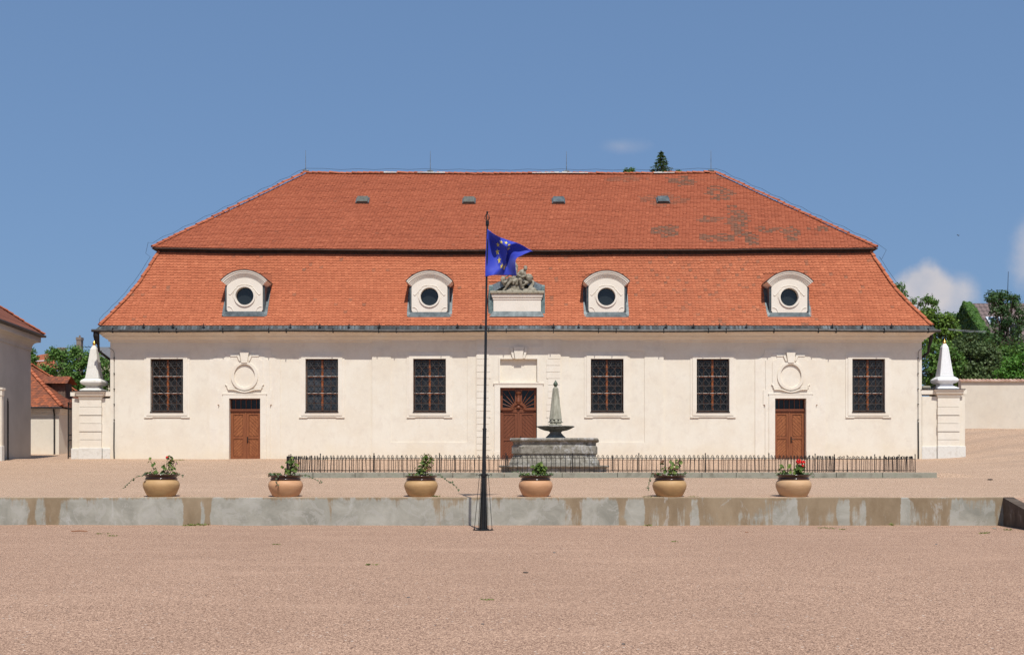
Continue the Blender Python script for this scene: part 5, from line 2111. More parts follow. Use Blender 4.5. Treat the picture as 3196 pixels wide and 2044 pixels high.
def pot_plant(loc, label, seed, stems, flowers=(), vines=(), low=(), rust=0.0):
    """stems (dx, height, lean, leaf count), flowers (dx, height, size, colour), vines [points], low = (dx, spread, leaf count)"""
    g = random.Random(seed)
    o = thing('geranium_plant', label, 'potted plant', loc, 'plants in the six glazed pots')
    loc = Vector(loc)
    L, Rr, st, vn, vs = Leaves(), Leaves(), MB(), Leaves(), MB()
    for dx, h, lean_, nl in stems:
        p0 = Vector((dx * 0.6, g.uniform(-0.08, 0.08), 0))
        p1 = Vector((dx + lean_ * 0.4, g.uniform(-0.1, 0.1), h * 0.55))
        p2 = Vector((dx + lean_, g.uniform(-0.1, 0.1), h))
        st.tube([p0, p1, p2], [0.010, 0.008, 0.005], 5)
        for i in range(nl):
            t = 0.25 + 0.8 * (i + g.random()) / nl
            q = p0.lerp(p1, t * 1.6) if t < 0.6 else p1.lerp(p2, min(1.05, (t - 0.6) / 0.4))
            d = Vector((g.gauss(0, 1), g.gauss(0, 1), g.uniform(0.0, 0.7)))
            d.normalize()
            c = q + d * g.uniform(0.03, 0.085)
            tgt = Rr if g.random() < rust else L
            tgt.leaf(c, g.uniform(0.034, 0.062), (d.x + g.gauss(0, .4), d.y - 0.35 + g.gauss(0, .4), 0.75), g.random() * 6, g)
            st.tube([q, c], 0.003, 4, False)
    for dx, spread, nl in low:
        for i in range(nl):
            a = g.random() * 6.28
            rr = spread * math.sqrt(g.random())
            c = Vector((dx + rr * math.cos(a), max(-0.34, min(0.3, rr * math.sin(a))), g.uniform(0.0, 0.09)))
            (Rr if g.random() < rust * 1.3 else (vn if g.random() < 0.5 else L)).leaf(c, g.uniform(0.022, 0.044), (g.gauss(0, .5), -0.3 + g.gauss(0, .5), 0.8), g.random() * 6, g)
    for pts in vines:
        pts = [Vector(q) for q in pts]
        for a, b in zip(pts[:-1], pts[1:]):
            n = max(2, int((b - a).length / 0.035))
            vs.tube([a, b], 0.0045, 4, False)
            for i in range(n):
                q = a.lerp(b, (i + g.random()) / n)
                vn.leaf(q + Vector((g.gauss(0, .018), g.gauss(0, .018), g.gauss(0, .018))), g.uniform(0.016, 0.034), (g.gauss(0, .6), -0.6, g.uniform(0, 1)), g.random() * 6, g)
    sub('stems', st.mesh('stems', 'stem'), o)
    if L.v:
        sub('leaves', L.mesh('leaves', 'leaf_geranium'), o)
    if Rr.v:
        sub('rusty_leaves', Rr.mesh('rusty_leaves', 'leaf_rust'), o)
    if vn.v:
        for q in (sub('vine', vn.mesh('vine', 'leaf_vine'), o),):
            if vs.v:
                sub('vine_stem', vs.mesh('vine_stem', 'stem'), q)
    for dx, h, size, colour in flowers:
        f = Leaves()
        s = MB()
        c = Vector((dx, -0.05, h))
        s.tube([Vector((dx * 0.7, 0, 0.1)), c], 0.005, 4)
        for i in range(46):
            d = Vector((g.gauss(0, 1), g.gauss(0, 1), g.gauss(0.25, 0.8))).normalized()
            f.leaf(c + d * size * Vector((1, 1, 0.7)).length / 1.6 * g.uniform(0.6, 1.0), size * 0.38, d, g.random() * 6, g, 5, 0.2)
        q = sub('flower_head', f.mesh('flower_head', colour), o)
        sub('flower_stalk', s.mesh('flower_stalk', 'stem'), q)
    return o


POT = [(0.0, 0.0), (0.335, 0.0), (0.345, 0.012), (0.37, 0.05), (0.415, 0.135), (0.452, 0.22), (0.470, 0.29), (0.472, 0.335), (0.455, 0.39), (0.425, 0.43), (0.402, 0.452)]
GLZ = [(0.402, 0.449), (0.402, 0.462), (0.418, 0.472), (0.424, 0.484), (0.412, 0.496), (0.396, 0.505), (0.394, 0.52), (0.412, 0.548), (0.440, 0.568), (0.452, 0.582), (0.450, 0.592), (0.432, 0.594), (0.405, 0.57), (0.385, 0.50), (0.36, 0.50)]
pots = [(503.5, 111, 'pot_ochre', 'ochre pot with a dark glaze chip near its shoulder, leftmost on the wall'),
        (891.5, 107, 'pot_salmon', 'salmon clay pot with a ragged vine hanging down its front'),
        (1314, 105, 'pot_ochre', 'ochre pot left of the flagpole with a bushy tall plant'),
        (1672, 106, 'pot_salmon', 'salmon clay pot standing in front of the fountain'),
        (2089.5, 106, 'pot_ochre', 'ochre pot with brown neck holding several thin upright stems'),
        (2476.5, 110, 'pot_tan', 'tan pot with near black rim and bright red geranium, rightmost on the wall')]
POTY = 31.42
PLOC = []
for px, w, mt, lab in pots:
    s = w / 108.0
    x = (px - CX) * POTY / FPX
    z = gz(x, POTY) - 0.012
    o = thing('clay_pot', lab, 'flower pot', (x, POTY, z), 'glazed pots along the wall edge')
    m = MB()
    m.lathe([(r * s, q * s) for r, q in POT], (0, 0, 0), 48)
    b = sub('body', m.mesh('body', mt, True), o)
    m = MB()
    m.lathe([(r * s, q * s) for r, q in GLZ], (0, 0, 0), 48)
    sub('rim', m.mesh('rim', 'pot_glaze', True), o)
    m = MB()
    m.lathe([(0.0, 0.54 * s), (0.39 * s, 0.54 * s), (0.0, 0.56 * s)], (0, 0, 0), 20)
    sub('soil', m.mesh('soil', 'soil'), o)
    if px < 600:
        m = MB()
        m.ball((-0.33 * s, -0.30 * s, 0.405 * s), (0.035, 0.03, 0.02), 8, 6)
        sub('glaze_chip', m.mesh('glaze_chip', 'pot_glaze'), o)
    PLOC.append(Vector((x, POTY, z + 0.555 * s)))

pot_plant(PLOC[0], 'lanky geranium with one small red bloom and an ivy trail to the left', 1, [(-0.22, 0.46, -0.1, 9), (-0.17, 0.20, 0.05, 5), (0.18, 0.52, 0.08, 16), (0.26, 0.38, 0.1, 13), (0.12, 0.3, 0.0, 9)],
          [(0.18, 0.50, 0.050, 'petal_red'), (0.42, 0.33, 0.020, 'petal_pink')], [[(-0.4, -0.1, 0.04), (-0.62, -0.2, -0.04), (-0.80, -0.22, -0.17), (-0.95, -0.25, -0.34)], [(0.4, -0.1, 0.05), (0.52, -0.12, 0.06), (0.66, -0.15, -0.03)]],
          [(-0.25, 0.2, 60), (0.2, 0.25, 50)], 0.12)
pot_plant(PLOC[1], 'geranium bunched at the right of its pot before the railing corner', 2, [(0.10, 0.42, 0.02, 20), (0.18, 0.46, 0.04, 16), (0.02, 0.24, -0.06, 10), (0.24, 0.34, 0.05, 14)],
          [], [[(-0.1, -0.4, 0.04), (-0.16, -0.47, -0.10), (-0.10, -0.48, -0.26)], [(0.4, -0.1, 0.05), (0.62, -0.15, 0.03), (0.8, -0.2, -0.05), (1.02, -0.2, -0.18)]], [(-0.28, 0.18, 70), (0.2, 0.2, 30)], 0.10)
pot_plant(PLOC[2], 'tall bushy geranium with a vine sweeping right towards the flagpole', 3, [(0.08, 0.58, 0.06, 30), (0.14, 0.54, 0.08, 26), (0.02, 0.40, 0.0, 20), (0.2, 0.44, 0.08, 18), (0.0, 0.2, -0.12, 10)],
          [], [[(0.3, -0.1, 0.05), (0.5, -0.15, 0.06), (0.72, -0.2, -0.10), (0.92, -0.2, -0.20), (1.05, -0.22, -0.40)], [(-0.3, -0.2, 0.03), (-0.42, -0.3, 0.03)]], [(0.0, 0.34, 90)], 0.22)
pot_plant(PLOC[3], 'low leafy clump with grey ivy at both sides in front of the fountain', 4, [(0.05, 0.30, 0.03, 34), (0.12, 0.34, 0.02, 30), (0.0, 0.26, -0.05, 22), (0.18, 0.22, 0.06, 18)],
          [], [[(-0.3, -0.1, 0.05), (-0.5, -0.12, 0.12), (-0.66, -0.12, 0.16)], [(0.3, -0.1, 0.04), (0.5, -0.12, 0.06)]], [(-0.3, 0.16, 60), (0.3, 0.16, 60), (0.05, 0.2, 40)], 0.02)
pot_plant(PLOC[4], 'sparse geranium of thin upright stems with a vine hanging left', 5, [(-0.16, 0.40, -0.02, 10), (0.06, 0.36, 0.02, 14), (0.12, 0.44, 0.12, 14), (0.24, 0.48, 0.06, 9), (0.02, 0.22, 0.0, 12)],
          [], [[(-0.36, -0.1, 0.05), (-0.50, -0.15, 0.08), (-0.56, -0.2, -0.08), (-0.60, -0.2, -0.30), (-0.58, -0.2, -0.38)], [(0.35, -0.1, 0.1), (0.5, 0, 0.12)]], [(-0.3, 0.18, 60), (0.25, 0.2, 60)], 0.25)
pot_plant(PLOC[5], 'leafy geranium carrying three bright red flower heads', 6, [(-0.28, 0.26, -0.04, 8), (-0.08, 0.28, 0.0, 9), (0.12, 0.26, 0.06, 34), (0.18, 0.24, 0.06, 26), (0.08, 0.16, 0.0, 16)],
          [(0.13, 0.385, 0.075, 'petal_red'), (0.25, 0.37, 0.058, 'petal_red'), (0.24, 0.28, 0.038, 'petal_red')], [[(0.38, -0.1, 0.06), (0.5, -0.1, 0.10), (0.56, -0.12, -0.02)], [(-0.38, -0.1, 0.03), (-0.5, -0.12, 0.02)]], [(-0.3, 0.18, 50), (0.3, 0.16, 40)], 0.02)

# ------------------------------------------------------------------ gate piers with obelisks beside the house
def pier(name_label, ob_label, px_l, px_s0, px_s1, px_r, cap_top, cap_bot, base_y, plinth_y, obx, ob_mat, gold_top, gold_shape):
    y0 = 60.0
    z0 = 1.2
    p = thing('gate_pier', name_label, 'gate pier', (fx((px_l + px_r) / 2), 60.2, 1.9), 'gate piers beside the house')
    m = MB()
    m.box(fx(px_l), fx(px_r), y0 + 0.05, y0 + 0.9, z0, fz(cap_bot))
    m.build('shaft_wall', 'plaster', p)
    m = MB()
    rows = [cap_bot + 5, 1269, 1295, 1320.5, 1346, 1371.5, plinth_y]
    for a, b in zip(rows[:-1], rows[1:]):
        big = rows.index(a) in (1, 3)
        m.box(fx(px_s0 - (1 if big else 0)), fx(px_s1 + (1 if big else 0)), y0 - 0.06 - (0.03 if big else 0), y0 + 0.06, fz(b), fz(a) - (0.018 if rows.index(a) else 0))
    m.build('rusticated_blocks', 'trim_plaster', p)
    m = MB()
    m.box(fx(px_s0 - 2), fx(px_s1 + 2), y0 - 0.12, y0 + 0.06, z0, fz(plinth_y))
    m.box(fx(px_l - 2), fx(px_s0 - 2) - 0.012, y0 - 0.03, y0 + 0.06, z0, fz(plinth_y + 2))
    m.box(fx(px_s1 + 2) + 0.012, fx(px_r + 1), y0 - 0.03, y0 + 0.06, z0, fz(plinth_y + 1))
    m.build('plinth', 'white_stone', p, bevel=0.02)
    m = MB()
    prof = [(0.0, fz(cap_bot + 4)), (0.03, fz(cap_bot + 1)), (0.03, fz(cap_bot - 3)), (0.12, fz(cap_bot - 9)), (0.16, fz(cap_top + 5)), (0.20, fz(cap_top + 4)), (0.20, fz(cap_top + 1))]
    m.rect_sweep(fx(px_s0), fx(px_s1), y0 - 0.06, y0 + 0.95, prof)
    prof2 = [(0.0, fz(cap_bot - 6)), (0.07, fz(cap_bot - 7)), (0.07, fz(cap_top + 1.2))]
    m.rect_sweep(fx(px_l), fx(px_s0) - 0.02, y0 + 0.05, y0 + 0.9, prof2)
    m.rect_sweep(fx(px_s1) + 0.02, fx(px_r), y0 + 0.05, y0 + 0.9, prof2)
    m.build('cap_moulding', 'trim_plaster', p)
    m = MB()
    m.rect_sweep(fx(px_s0), fx(px_s1), y0 - 0.06, y0 + 0.95, [(0.23, fz(cap_top + 0.8)), (0.23, fz(cap_top - 0.6)), (0.0, fz(cap_top - 1.6))])
    m.rect_sweep(fx(px_l), fx(px_s0) - 0.24, y0 + 0.05, y0 + 0.9, [(0.09, fz(cap_top + 1.2)), (0.09, fz(cap_top - 0.4))]) if px_s0 - px_l > 16 else None
    m.build('cover_sheet', 'gutter_metal', p)
    # obelisk, a stone piece standing on the pier
    cx, cy = fx(obx), y0 + 0.46
    zt = fz(cap_top - 1.6)
    ob = thing('obelisk', ob_label, 'obelisk', (cx, cy, zt), 'obelisks on the gate piers')
    m = MB()
    k = 1 / 60

    def sq(mm, prof):
        mm.rect_sweep(cx, cx, cy, cy, [(h * k, zt + z * k) for h, z in prof])
    sq(m, [(33.5, 0.0), (33.5, 3.5), (30, 5), (24, 8), (20, 11), (19.5, 16), (21, 17.5)])
    m.build('foot', ob_mat, ob)
    m = MB()
    sq(m, [(20, 17.5), (27, 18.8), (31.8, 22), (33.5, 26), (33.3, 30), (30, 34.5), (24.5, 38), (21.8, 40.5)])
    m.build('cushion', ob_mat, ob, bevel=0.05)
    m = MB()
    sq(m, [(21.8, 40.5), (20.6, 46), (9.8, 132), (7.6, 137), (5.6, 141), (4.6, 144)])
    sh = m.build('shaft', ob_mat, ob, bevel=0.035)
    m = MB()
    for (dx, sgn) in ((0, -1),):
        hw0, hw1, za, zb = 15.6, 7.4, 50, 128
        f0, f1 = 19.9 * k, 10.3 * k
        fr = 2.2
        for x0a, x1a, x0b, x1b in ((-hw0, -hw0 + fr, -hw1, -hw1 + fr * .6), (hw0 - fr, hw0, hw1 - fr * .6, hw1)):
            m.add([(cx + x0a * k, cy - f0 - 0.012, zt + za * k), (cx + x1a * k, cy - f0 - 0.012, zt + za * k), (cx + x1b * k, cy - f1 - 0.012, zt + zb * k), (cx + x0b * k, cy - f1 - 0.012, zt + zb * k),
                   (cx + x0a * k, cy - f0 + 0.03, zt + za * k), (cx + x1a * k, cy - f0 + 0.03, zt + za * k), (cx + x1b * k, cy - f1 + 0.03, zt + zb * k), (cx + x0b * k, cy - f1 + 0.03, zt + zb * k)],
                  [(0, 1, 2, 3), (0, 3, 7, 4), (1, 5, 6, 2)])
        m.box(cx - hw0 * k, cx + hw0 * k, cy - f0 - 0.012, cy - f0 + 0.03, zt + (za - 2.5) * k, zt + za * k)
    m.build('raised_border', ob_mat, ob)
    m = MB()
    m.lathe([(r * k, z * k) for r, z in gold_shape], (cx, cy, zt + 143.2 * k), 18)
    m.build('gilded_ball', 'gold', ob, smooth=True)
    return p


BALL = [(2.2, 0), (4.0, 2), (5.2, 5), (5.2, 8), (4.0, 11), (1.8, 13), (1.6, 14.5), (0.5, 15.5)]
SPIKE = [(4.3, 0), (5.0, 2.5), (4.8, 5), (3.6, 7.5), (2.4, 9), (1.6, 12), (0.5, 15)]
pier('gate pier with stone plinth carrying the cream obelisk with round golden ball', 'cream obelisk topped with a round golden ball', 224, 249, 317.5, 343, 1221, 1243, 1434, 1397, 284, 'white_stone', None, BALL)
pier('gate pier with worn edge carrying the bright white obelisk', 'bright white painted obelisk with a pointed gold tip', 2879, 2926, 2994, 3013, 1215, 1237, 1428, 1391, 2958, 'painted_stone', None, SPIKE)
# iron cramp and a loose stone on the short wall beside the right pier
m = MB()
m.box(fx(2881), fx(2908), 60.1, 60.7, fz(1213), fz(1203))
tag(m.build('coping_stone', 'curb_stone', bevel=0.06), 'loose grey stone slab lying on the short wall beside the white obelisk', 'stone')
m = MB()
for px in (2911, 2916, 2921):
    m.tube([(fx(px), 60.2, fz(1213)), (fx(px) + 0.02, 60.1, fz(1202))], 0.025, 5)
m.tube([(fx(2911), 60.1, fz(1205)), (fx(2924), 60.1, fz(1206))], 0.02, 5)
tag(m.build('iron_spikes', 'iron'), 'short black iron spikes beside the white obelisk', 'spikes')

# gate leaf folded back behind the left pier
def gate_leaf(label, ax_, ay_, bx_, by_, z0, z1, n):
    o = thing('gate_leaf', label, 'gate', (ax_, ay_, z0), 'open iron gate leaves')
    a, b = Vector((ax_, ay_, 0)), Vector((bx_, by_, 0))
    m = MB()
    for p in (a, b):
        m.tube([p + Vector((0, 0, z0 - 0.05)), p + Vector((0, 0, z1))], 0.03, 6)
    for t in (0.04, 0.33, 0.42, 0.97):
        z = z0 + (z1 - z0) * t
        m.tube([a + Vector((0, 0, z)), b + Vector((0, 0, z))], 0.025, 6)
    m.build('gate_frame', 'iron', o)
    for i in range(1, n):
        p = a.lerp(b, i / n)
        m = MB()
        m.tube([p + Vector((0, 0, z0 + 0.1)), p + Vector((0, 0, z1 + (0.12 if i % 2 else -0.05)))], 0.016, 6)
        m.build('bar', 'iron', o)
    return o


gate_leaf('open iron gate leaf hung on the pier with the cream obelisk', fx(222), 60.4, -23.70, 61.6, 2.0, fz(1250), 6)
gate_leaf('open iron gate leaf folded against the shaded side wing', -25.52, 58.35, -26.03, 59.6, 1.98, 4.95, 6)

# pier of the same gate, cut by the left edge
p = thing('gate_pier', 'pale gate pier before the shaded side wing, only its edge in view', 'gate pier', (-25.9, 58.2, 1.9), 'gate piers beside the house')
m = MB()
m.box(-26.6, -25.62, 57.9, 58.12, 1.3, 5.25)
m.build('shaft_wall', 'plaster', p)
m = MB()
m.rect_sweep(-26.6, -25.62, 57.9, 58.12, [(0, 5.1), (0.03, 5.16), (0.03, 5.4), (0.07, 5.45), (0.07, 5.55)])
m.build('cap_moulding', 'trim_plaster', p)
m = MB()
m.box(-26.6, -25.57, 57.8, 58.12, 1.3, 2.62)
m.build('plinth', 'white_stone', p, bevel=0.02)

# ------------------------------------------------------------------ left wing
wing = thing('side_wing', 'shaded side wing with deep cove cornice and old brown tiled roof', 'building', (-26.7, 64.0, 1.9), rz=0.0966)
WZ = -1.9


def wpart(m, name, mat, par=None, **k):
    return sub(name, m.mesh(name, mat, **k), par or wing)


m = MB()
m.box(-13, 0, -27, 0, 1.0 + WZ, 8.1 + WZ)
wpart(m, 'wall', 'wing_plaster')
m = MB()
m.rect_sweep(-13, 0, -27, 0, [(0.0, 8.0 + WZ), (0.05, 8.0 + WZ), (0.05, 8.06 + WZ), (0.04, 8.10 + WZ), (0.06, 8.25 + WZ), (0.12, 8.38 + WZ), (0.22, 8.46 + WZ), (0.40, 8.50 + WZ), (0.42, 8.52 + WZ), (0.42, 8.78 + WZ), (0.0, 8.80 + WZ)])
wpart(m, 'cornice', 'wing_plaster')
m = MB()
m.rect_sweep(-13, 0, -27, 0, [(0.40, 8.78 + WZ), (0.62, 8.80 + WZ), (0.66, 8.88 + WZ), (0.62, 8.92 + WZ), (0.3, 8.94 + WZ)])
wpart(m, 'gutter', 'gutter_metal')
m = MB()
pr = []
k = 0
s = 0.0
while s < 7.0:
    pr += [(0.56 - s, 8.92 + WZ + s * 0.72 + 0.035), (0.56 - s - 0.14, 8.92 + WZ + (s + 0.14) * 0.72 + 0.0)]
    s += 0.15
g = np.random.default_rng(4)
m.rect_sweep(-13, 0, -27, 0, pr, False)
m.tint = [float(x) for x in np.clip(g.normal(0.45, 0.2, len(m.f)), 0, 1)]
wroof = wpart(m, 'roof', 'old_tile')
m = MB()
tints = []
cap_tiles(m, [(0.55, 0.55, 8.95 + WZ), (-6.4, -6.4, 8.95 + WZ + 6.95 * 0.72)], 0.12, 0.34, tints, g)
m.tint = tints
wpart(m, 'hip_caps', 'clay_tile', wroof)

# ------------------------------------------------------------------ small tiled house behind the gate
sm = thing('tiled_outhouse', 'small cream outhouse with orange tiled hipped roof and a timber dormer', 'outhouse', (-30, 72, 2.3))
HX0, HX1, HY0, HY1 = (184 - CX) * 70 / FPX - 8.14, (184 - CX) * 70 / FPX, 70.0, 78.14
HZ = EYE + (HY - 1272) * 70 / FPX
m = MB()
m.box(HX0, HX1, HY0, HY1, 1.6, HZ)
m.build('wall', 'plaster', sm)
m = MB()
m.rect_sweep(HX0, HX1, HY0, HY1, [(0, HZ - 0.36), (0.06, HZ - 0.34), (0.06, HZ - 0.24), (0.10, HZ - 0.22), (0.14, HZ - 0.05), (0, HZ - 0.02)])
m.build('cornice', 'trim_plaster', sm)
g = np.random.default_rng(8)
m = MB()
T = []
ov, PIT = 0.30, 0.75


def hip_tiles(m, T, face):
    wdt, pt = 0.20, 0.19
    half = 4.37
    for k in range(int(half * 1.25 / pt)):
        s = k * pt / 1.25
        if face == 'front':
            a0, a1 = HX0 - ov + s, HX1 + ov - s
        else:
            a0, a1 = HY0 - ov + s, HY1 + ov - s
        n = int((a1 - a0) / wdt) + 1
        for i in range(n):
            c = a0 + (i + 0.5 * (k % 2)) * wdt
            pts = []
            for da, dl, lf in ((-.5, 1.3, 0.0), (-.5, .2, .03), (0, 0, .03), (.5, .2, .03), (.5, 1.3, 0.0)):
                ss = s + dl * pt / 1.25
                if face == 'front':
                    x = min(max(c + da * wdt, HX0 - ov + ss), HX1 + ov - ss)
                    pts.append((x, HY0 - ov + ss - lf * .7, HZ + 0.02 + ss * PIT + lf * .7))
                else:
                    yy = min(max(c + da * wdt, HY0 - ov + ss), HY1 + ov - ss)
                    pts.append((HX1 + ov - ss + lf * .7, yy, HZ + 0.02 + ss * PIT + lf * .7))
            m.add(pts, [(0, 1, 2, 3, 4)])
            T.append(float(np.clip(g.normal(0.5, 0.27), 0, 1.1)))


hip_tiles(m, T, 'front')
hip_tiles(m, T, 'right')
m.tint = T
rf = m.build('roof', 'outhouse_tile', sm)
m = MB()
m.rect_sweep(HX0, HX1, HY0, HY1, [(ov - 0.03, HZ - 0.03), (ov - 4.37, HZ - 0.05 + 4.34 * 0.75)])
m.build('roof_deck', 'dark_wood', sm)
m = MB()
T = []
cap_tiles(m, [(HX1 + ov, HY0 - ov, HZ + 0.06), (HX1 + ov - 4.37, HY0 - ov + 4.37, HZ + 0.06 + 4.37 * 0.75)], 0.12, 0.36, T, g)
cap_tiles(m, [(HX1 + ov - 4.37, HY0 - ov + 4.37, HZ + 0.06 + 4.37 * 0.75), (HX1 + ov, HY0 - ov + 8.74, HZ + 0.06)], 0.12, 0.36, T, g)
m.tint = T
m.build('hip_caps', 'clay_tile', rf)
m = MB()
m.tube([(HX0, HY0 - ov - 0.05, HZ - 0.02), (HX1 + ov, HY0 - ov - 0.05, HZ - 0.02)], 0.06, 6)
m.tube([(HX1 - 0.25, HY0 - 0.2, HZ - 0.1), (HX1 - 0.25, HY0 - 0.08, HZ - 0.4), (HX1 - 0.25, HY0 - 0.08, 2.2)], 0.05, 8)
m.build('downpipe', 'gutter_metal', sm)
# timber dormer on its right slope
Dd = 73.2
xr, xl = (214 - CX) * Dd / FPX, (150 - CX) * Dd / FPX
zt_, zb_ = EYE + (HY - 1198) * Dd / FPX, EYE + (HY - 1262) * Dd / FPX
m = MB()
m.prism([(xl, zt_), (xr, zt_), (xr, zb_), (xr - 0.05, zb_)], Dd - 0.55, Dd + 0.55)
dm_ = m.build('roof_dormer', 'old_boards', sm)
m = MB()
m.box(xr - 0.1, xr + 0.02, Dd - 0.5, Dd + 0.5, zb_ + 0.1, zt_)
m.build('dormer_opening', 'dark_wood', dm_)
m = MB()
T = []
xa, xb_ = (140 - CX) * Dd / FPX, (226 - CX) * Dd / FPX
zr = EYE + (HY - 1176) * Dd / FPX
for k in range(6):
    for side in (-1, 1):
        t0, t1 = k / 6, (k + 1.25) / 6
        n = 9
        for i in range(n):
            x0, x1 = xa + (xb_ - xa) * i / n, xa + (xb_ - xa) * (i + 1) / n
            if i == n - 1:
                x1 += 0.0
            w = 0.85
            zz0, zz1 = zt_ - 0.03 + (zr - zt_ + 0.06) * t0, zt_ - 0.03 + (zr - zt_ + 0.06) * min(1, t1)
            cut = 0.0
            m.add([(x0, Dd + side * w * (1 - t0), zz0 + .03), ((x0 + x1) / 2, Dd + side * w * (1.03 - t0), zz0 + .01), (x1 - cut, Dd + side * w * (1 - t0), zz0 + .03), (x1 - cut - 0.05 * k * (i == n - 1), Dd + side * w * (1 - min(1, t1)), zz1), (x0, Dd + side * w * (1 - min(1, t1)), zz1)],
                  [(0, 1, 2, 3, 4)])
            T.append(float(np.clip(g.normal(0.5, 0.25), 0, 1)))
m.tint = T
m.build('dormer_roof', 'outhouse_tile', dm_)

# ------------------------------------------------------------------ right yard wall with tile coping
YWD = 74.0
yz = EYE + (HY - 1190) * YWD / FPX
yw0, yw1 = (3000 - CX) * YWD / FPX, 62.0
m = MB()
m.box(yw0, yw1, YWD, YWD + 0.5, 2.2, yz)
ywl = m.build('yard_wall', 'yard_plaster')
tag(ywl, 'plain cream yard wall topped with rounded tiles below the trees', 'wall')
m = MB()
T = []
x = yw0 - 0.1
i = 0
g = np.random.default_rng(5)
while x < yw1:
    T += [float(np.clip(g.normal(0.5, 0.3), 0, 1))] * 8
    v = []
    for yy, zz in ((YWD - 0.14, yz - 0.02), (YWD + 0.25, yz + 0.10)):
        for k in range(8):
            w = math.pi * k / 7
            v.append((x + 0.125 - 0.125 * math.cos(w), yy, zz + 0.085 * math.sin(w)))
    m.add(v, [(k, k + 1, 9 + k, 8 + k) for k in range(7)] + [(0, 7, 6, 5, 4, 3, 2, 1)])
    x += 0.25
    i += 1
m.tint = T
m.build('tile_coping', 'coping_tile', ywl)
m = MB()
m.box(yw0, yw1, YWD - 0.10, YWD + 0.55, yz, yz + 0.05)
m.build('coping_bed', 'white_stone', ywl)

# ------------------------------------------------------------------ trees
def tree(name, label, base, lobes, leaf, size, dens=1.0, seed=1, trunk_r=0.22, group='trees beyond the walls', clump=0.34, gap=0.0):
    """lobes: (px, py, rx, ry, distance) in photo pixels; each is filled with clumps of leaf-sized faces"""
    g = random.Random(seed)
    base = Vector(base)
    o = thing(name, label, 'tree', base, group)
    L = Leaves()
    tw = MB()
    cents = []
    for px, py, rx, ry, D in lobes:
        s = D / FPX
        c = P(px, py, D)
        rr = Vector((rx * s, max(rx, ry) * s * 0.9, ry * s))
        cents.append((c, rr))
        area = (rr.x * rr.z + rr.x * rr.y + rr.y * rr.z) / 3
        nc = max(14, int(area * 42 * dens))
        lobe_t = g.uniform(-0.08, 0.08)
        for i in range(nc):
            d = Vector((g.gauss(0, 1), g.gauss(0, 1), g.gauss(0, 1))).normalized()
            r = g.uniform(0.45, 1.0) ** 0.6
            if gap and noise.noise(Vector((d.x * 2.2 + c.x, d.y * 2.2, d.z * 2.2 + c.z))) > 0.35 - gap * 0.3:
                continue
            q = c + Vector((d.x * rr.x, d.y * rr.y, d.z * rr.z)) * r
            cr = clump * g.uniform(0.6, 1.35)
            ct = g.gauss(0.5 + lobe_t, 0.12)
            nl = int(26 * (cr / 0.34) ** 2 / (size / 0.12) ** 1.2)
            if g.random() < 0.5:
                tw.tube([c.lerp(q, 0.2), q], [0.03, 0.008], 3, False)
            for k in range(nl):
                e = Vector((g.gauss(0, 1), g.gauss(0, 1), g.gauss(0, 0.8)))
                e = e.normalized() * cr * g.random() ** 0.4
                n = (e.normalized() * 0.5 + d * 0.4 + Vector((g.gauss(0, .55), g.gauss(0, .55), 0.5 + g.gauss(0, .5)))).normalized()
                a = n.cross(Vector((g.gauss(0, 1), g.gauss(0, 1), g.gauss(0, 1)))).normalized()
                b = n.cross(a)
                sz = size * g.uniform(0.55, 1.2)
                p = q + e - base
                L.add([p - a * sz, p - b * sz * 0.55, p + a * sz, p + b * sz * 0.55], [(0, 1, 2, 3)])
                L.tint.append(min(1, max(0, ct + g.gauss(0, 0.2))))
    sub('crown', L.mesh('crown', leaf), o)
    t = MB()
    mid = sum((c for c, _ in cents), Vector()) / len(cents)
    fork = Vector((base.x * 0.5 + mid.x * 0.5, base.y, base.z + (mid.z - base.z) * 0.6))
    t.tube([base - base, (fork - base) * 0.5 + Vector((0.1, 0, 0)), fork - base], [trunk_r, trunk_r * 0.75, trunk_r * 0.55], 8)
    for c, rr in cents:
        k = fork.lerp(c, 0.5) + Vector((g.gauss(0, .2), g.gauss(0, .2), 0.1))
        t.tube([fork - base, k - base, c - base], [trunk_r * 0.45, trunk_r * 0.28, 0.04], 6)
    b0 = len(t.v)
    t.v += [tuple(Vector(q) - base) for q in tw.v]
    t.f += [tuple(i + b0 for i in q) for q in tw.f]
    sub('trunk', t.mesh('trunk', 'bark'), o)
    return o


def gp(px, D):
    x = (px - CX) * D / FPX
    return (x, D, gz(x, D))


# right side, behind the yard wall
tree('broadleaf_tree', 'loose tall tree with thin branches rising against the white cloud', gp(2840, 92),
     [(2812, 902, 22, 22, 92), (2828, 935, 30, 26, 92), (2868, 942, 26, 14, 91), (2898, 932, 22, 9, 91), (2915, 943, 10, 5, 91), (2835, 975, 36, 26, 92), (2868, 985, 26, 20, 92), (2800, 960, 30, 30, 92), (2845, 1020, 40, 30, 92)],
     'leaf_oak', 0.105, 1.0, 21, gap=0.3, clump=0.28)
tree('broadleaf_tree', 'bright yellow green tree in front of the ivy clad gable', gp(2925, 86),
     [(2888, 985, 26, 22, 86), (2908, 978, 20, 14, 86), (2940, 992, 32, 18, 86), (2900, 1020, 40, 30, 86), (2950, 1018, 36, 28, 86), (2975, 1040, 20, 26, 86), (2925, 1055, 50, 30, 86), (2890, 1065, 40, 34, 86)],
     'leaf_lime', 0.115, 1.1, 22)
tree('broadleaf_tree', 'far dark tree peeping out between the lime tree and the ivy gable', gp(2972, 116),
     [(2962, 996, 20, 12, 116), (2985, 990, 18, 12, 116), (2975, 1015, 26, 20, 116)], 'leaf_dark', 0.14, 1.2, 23)
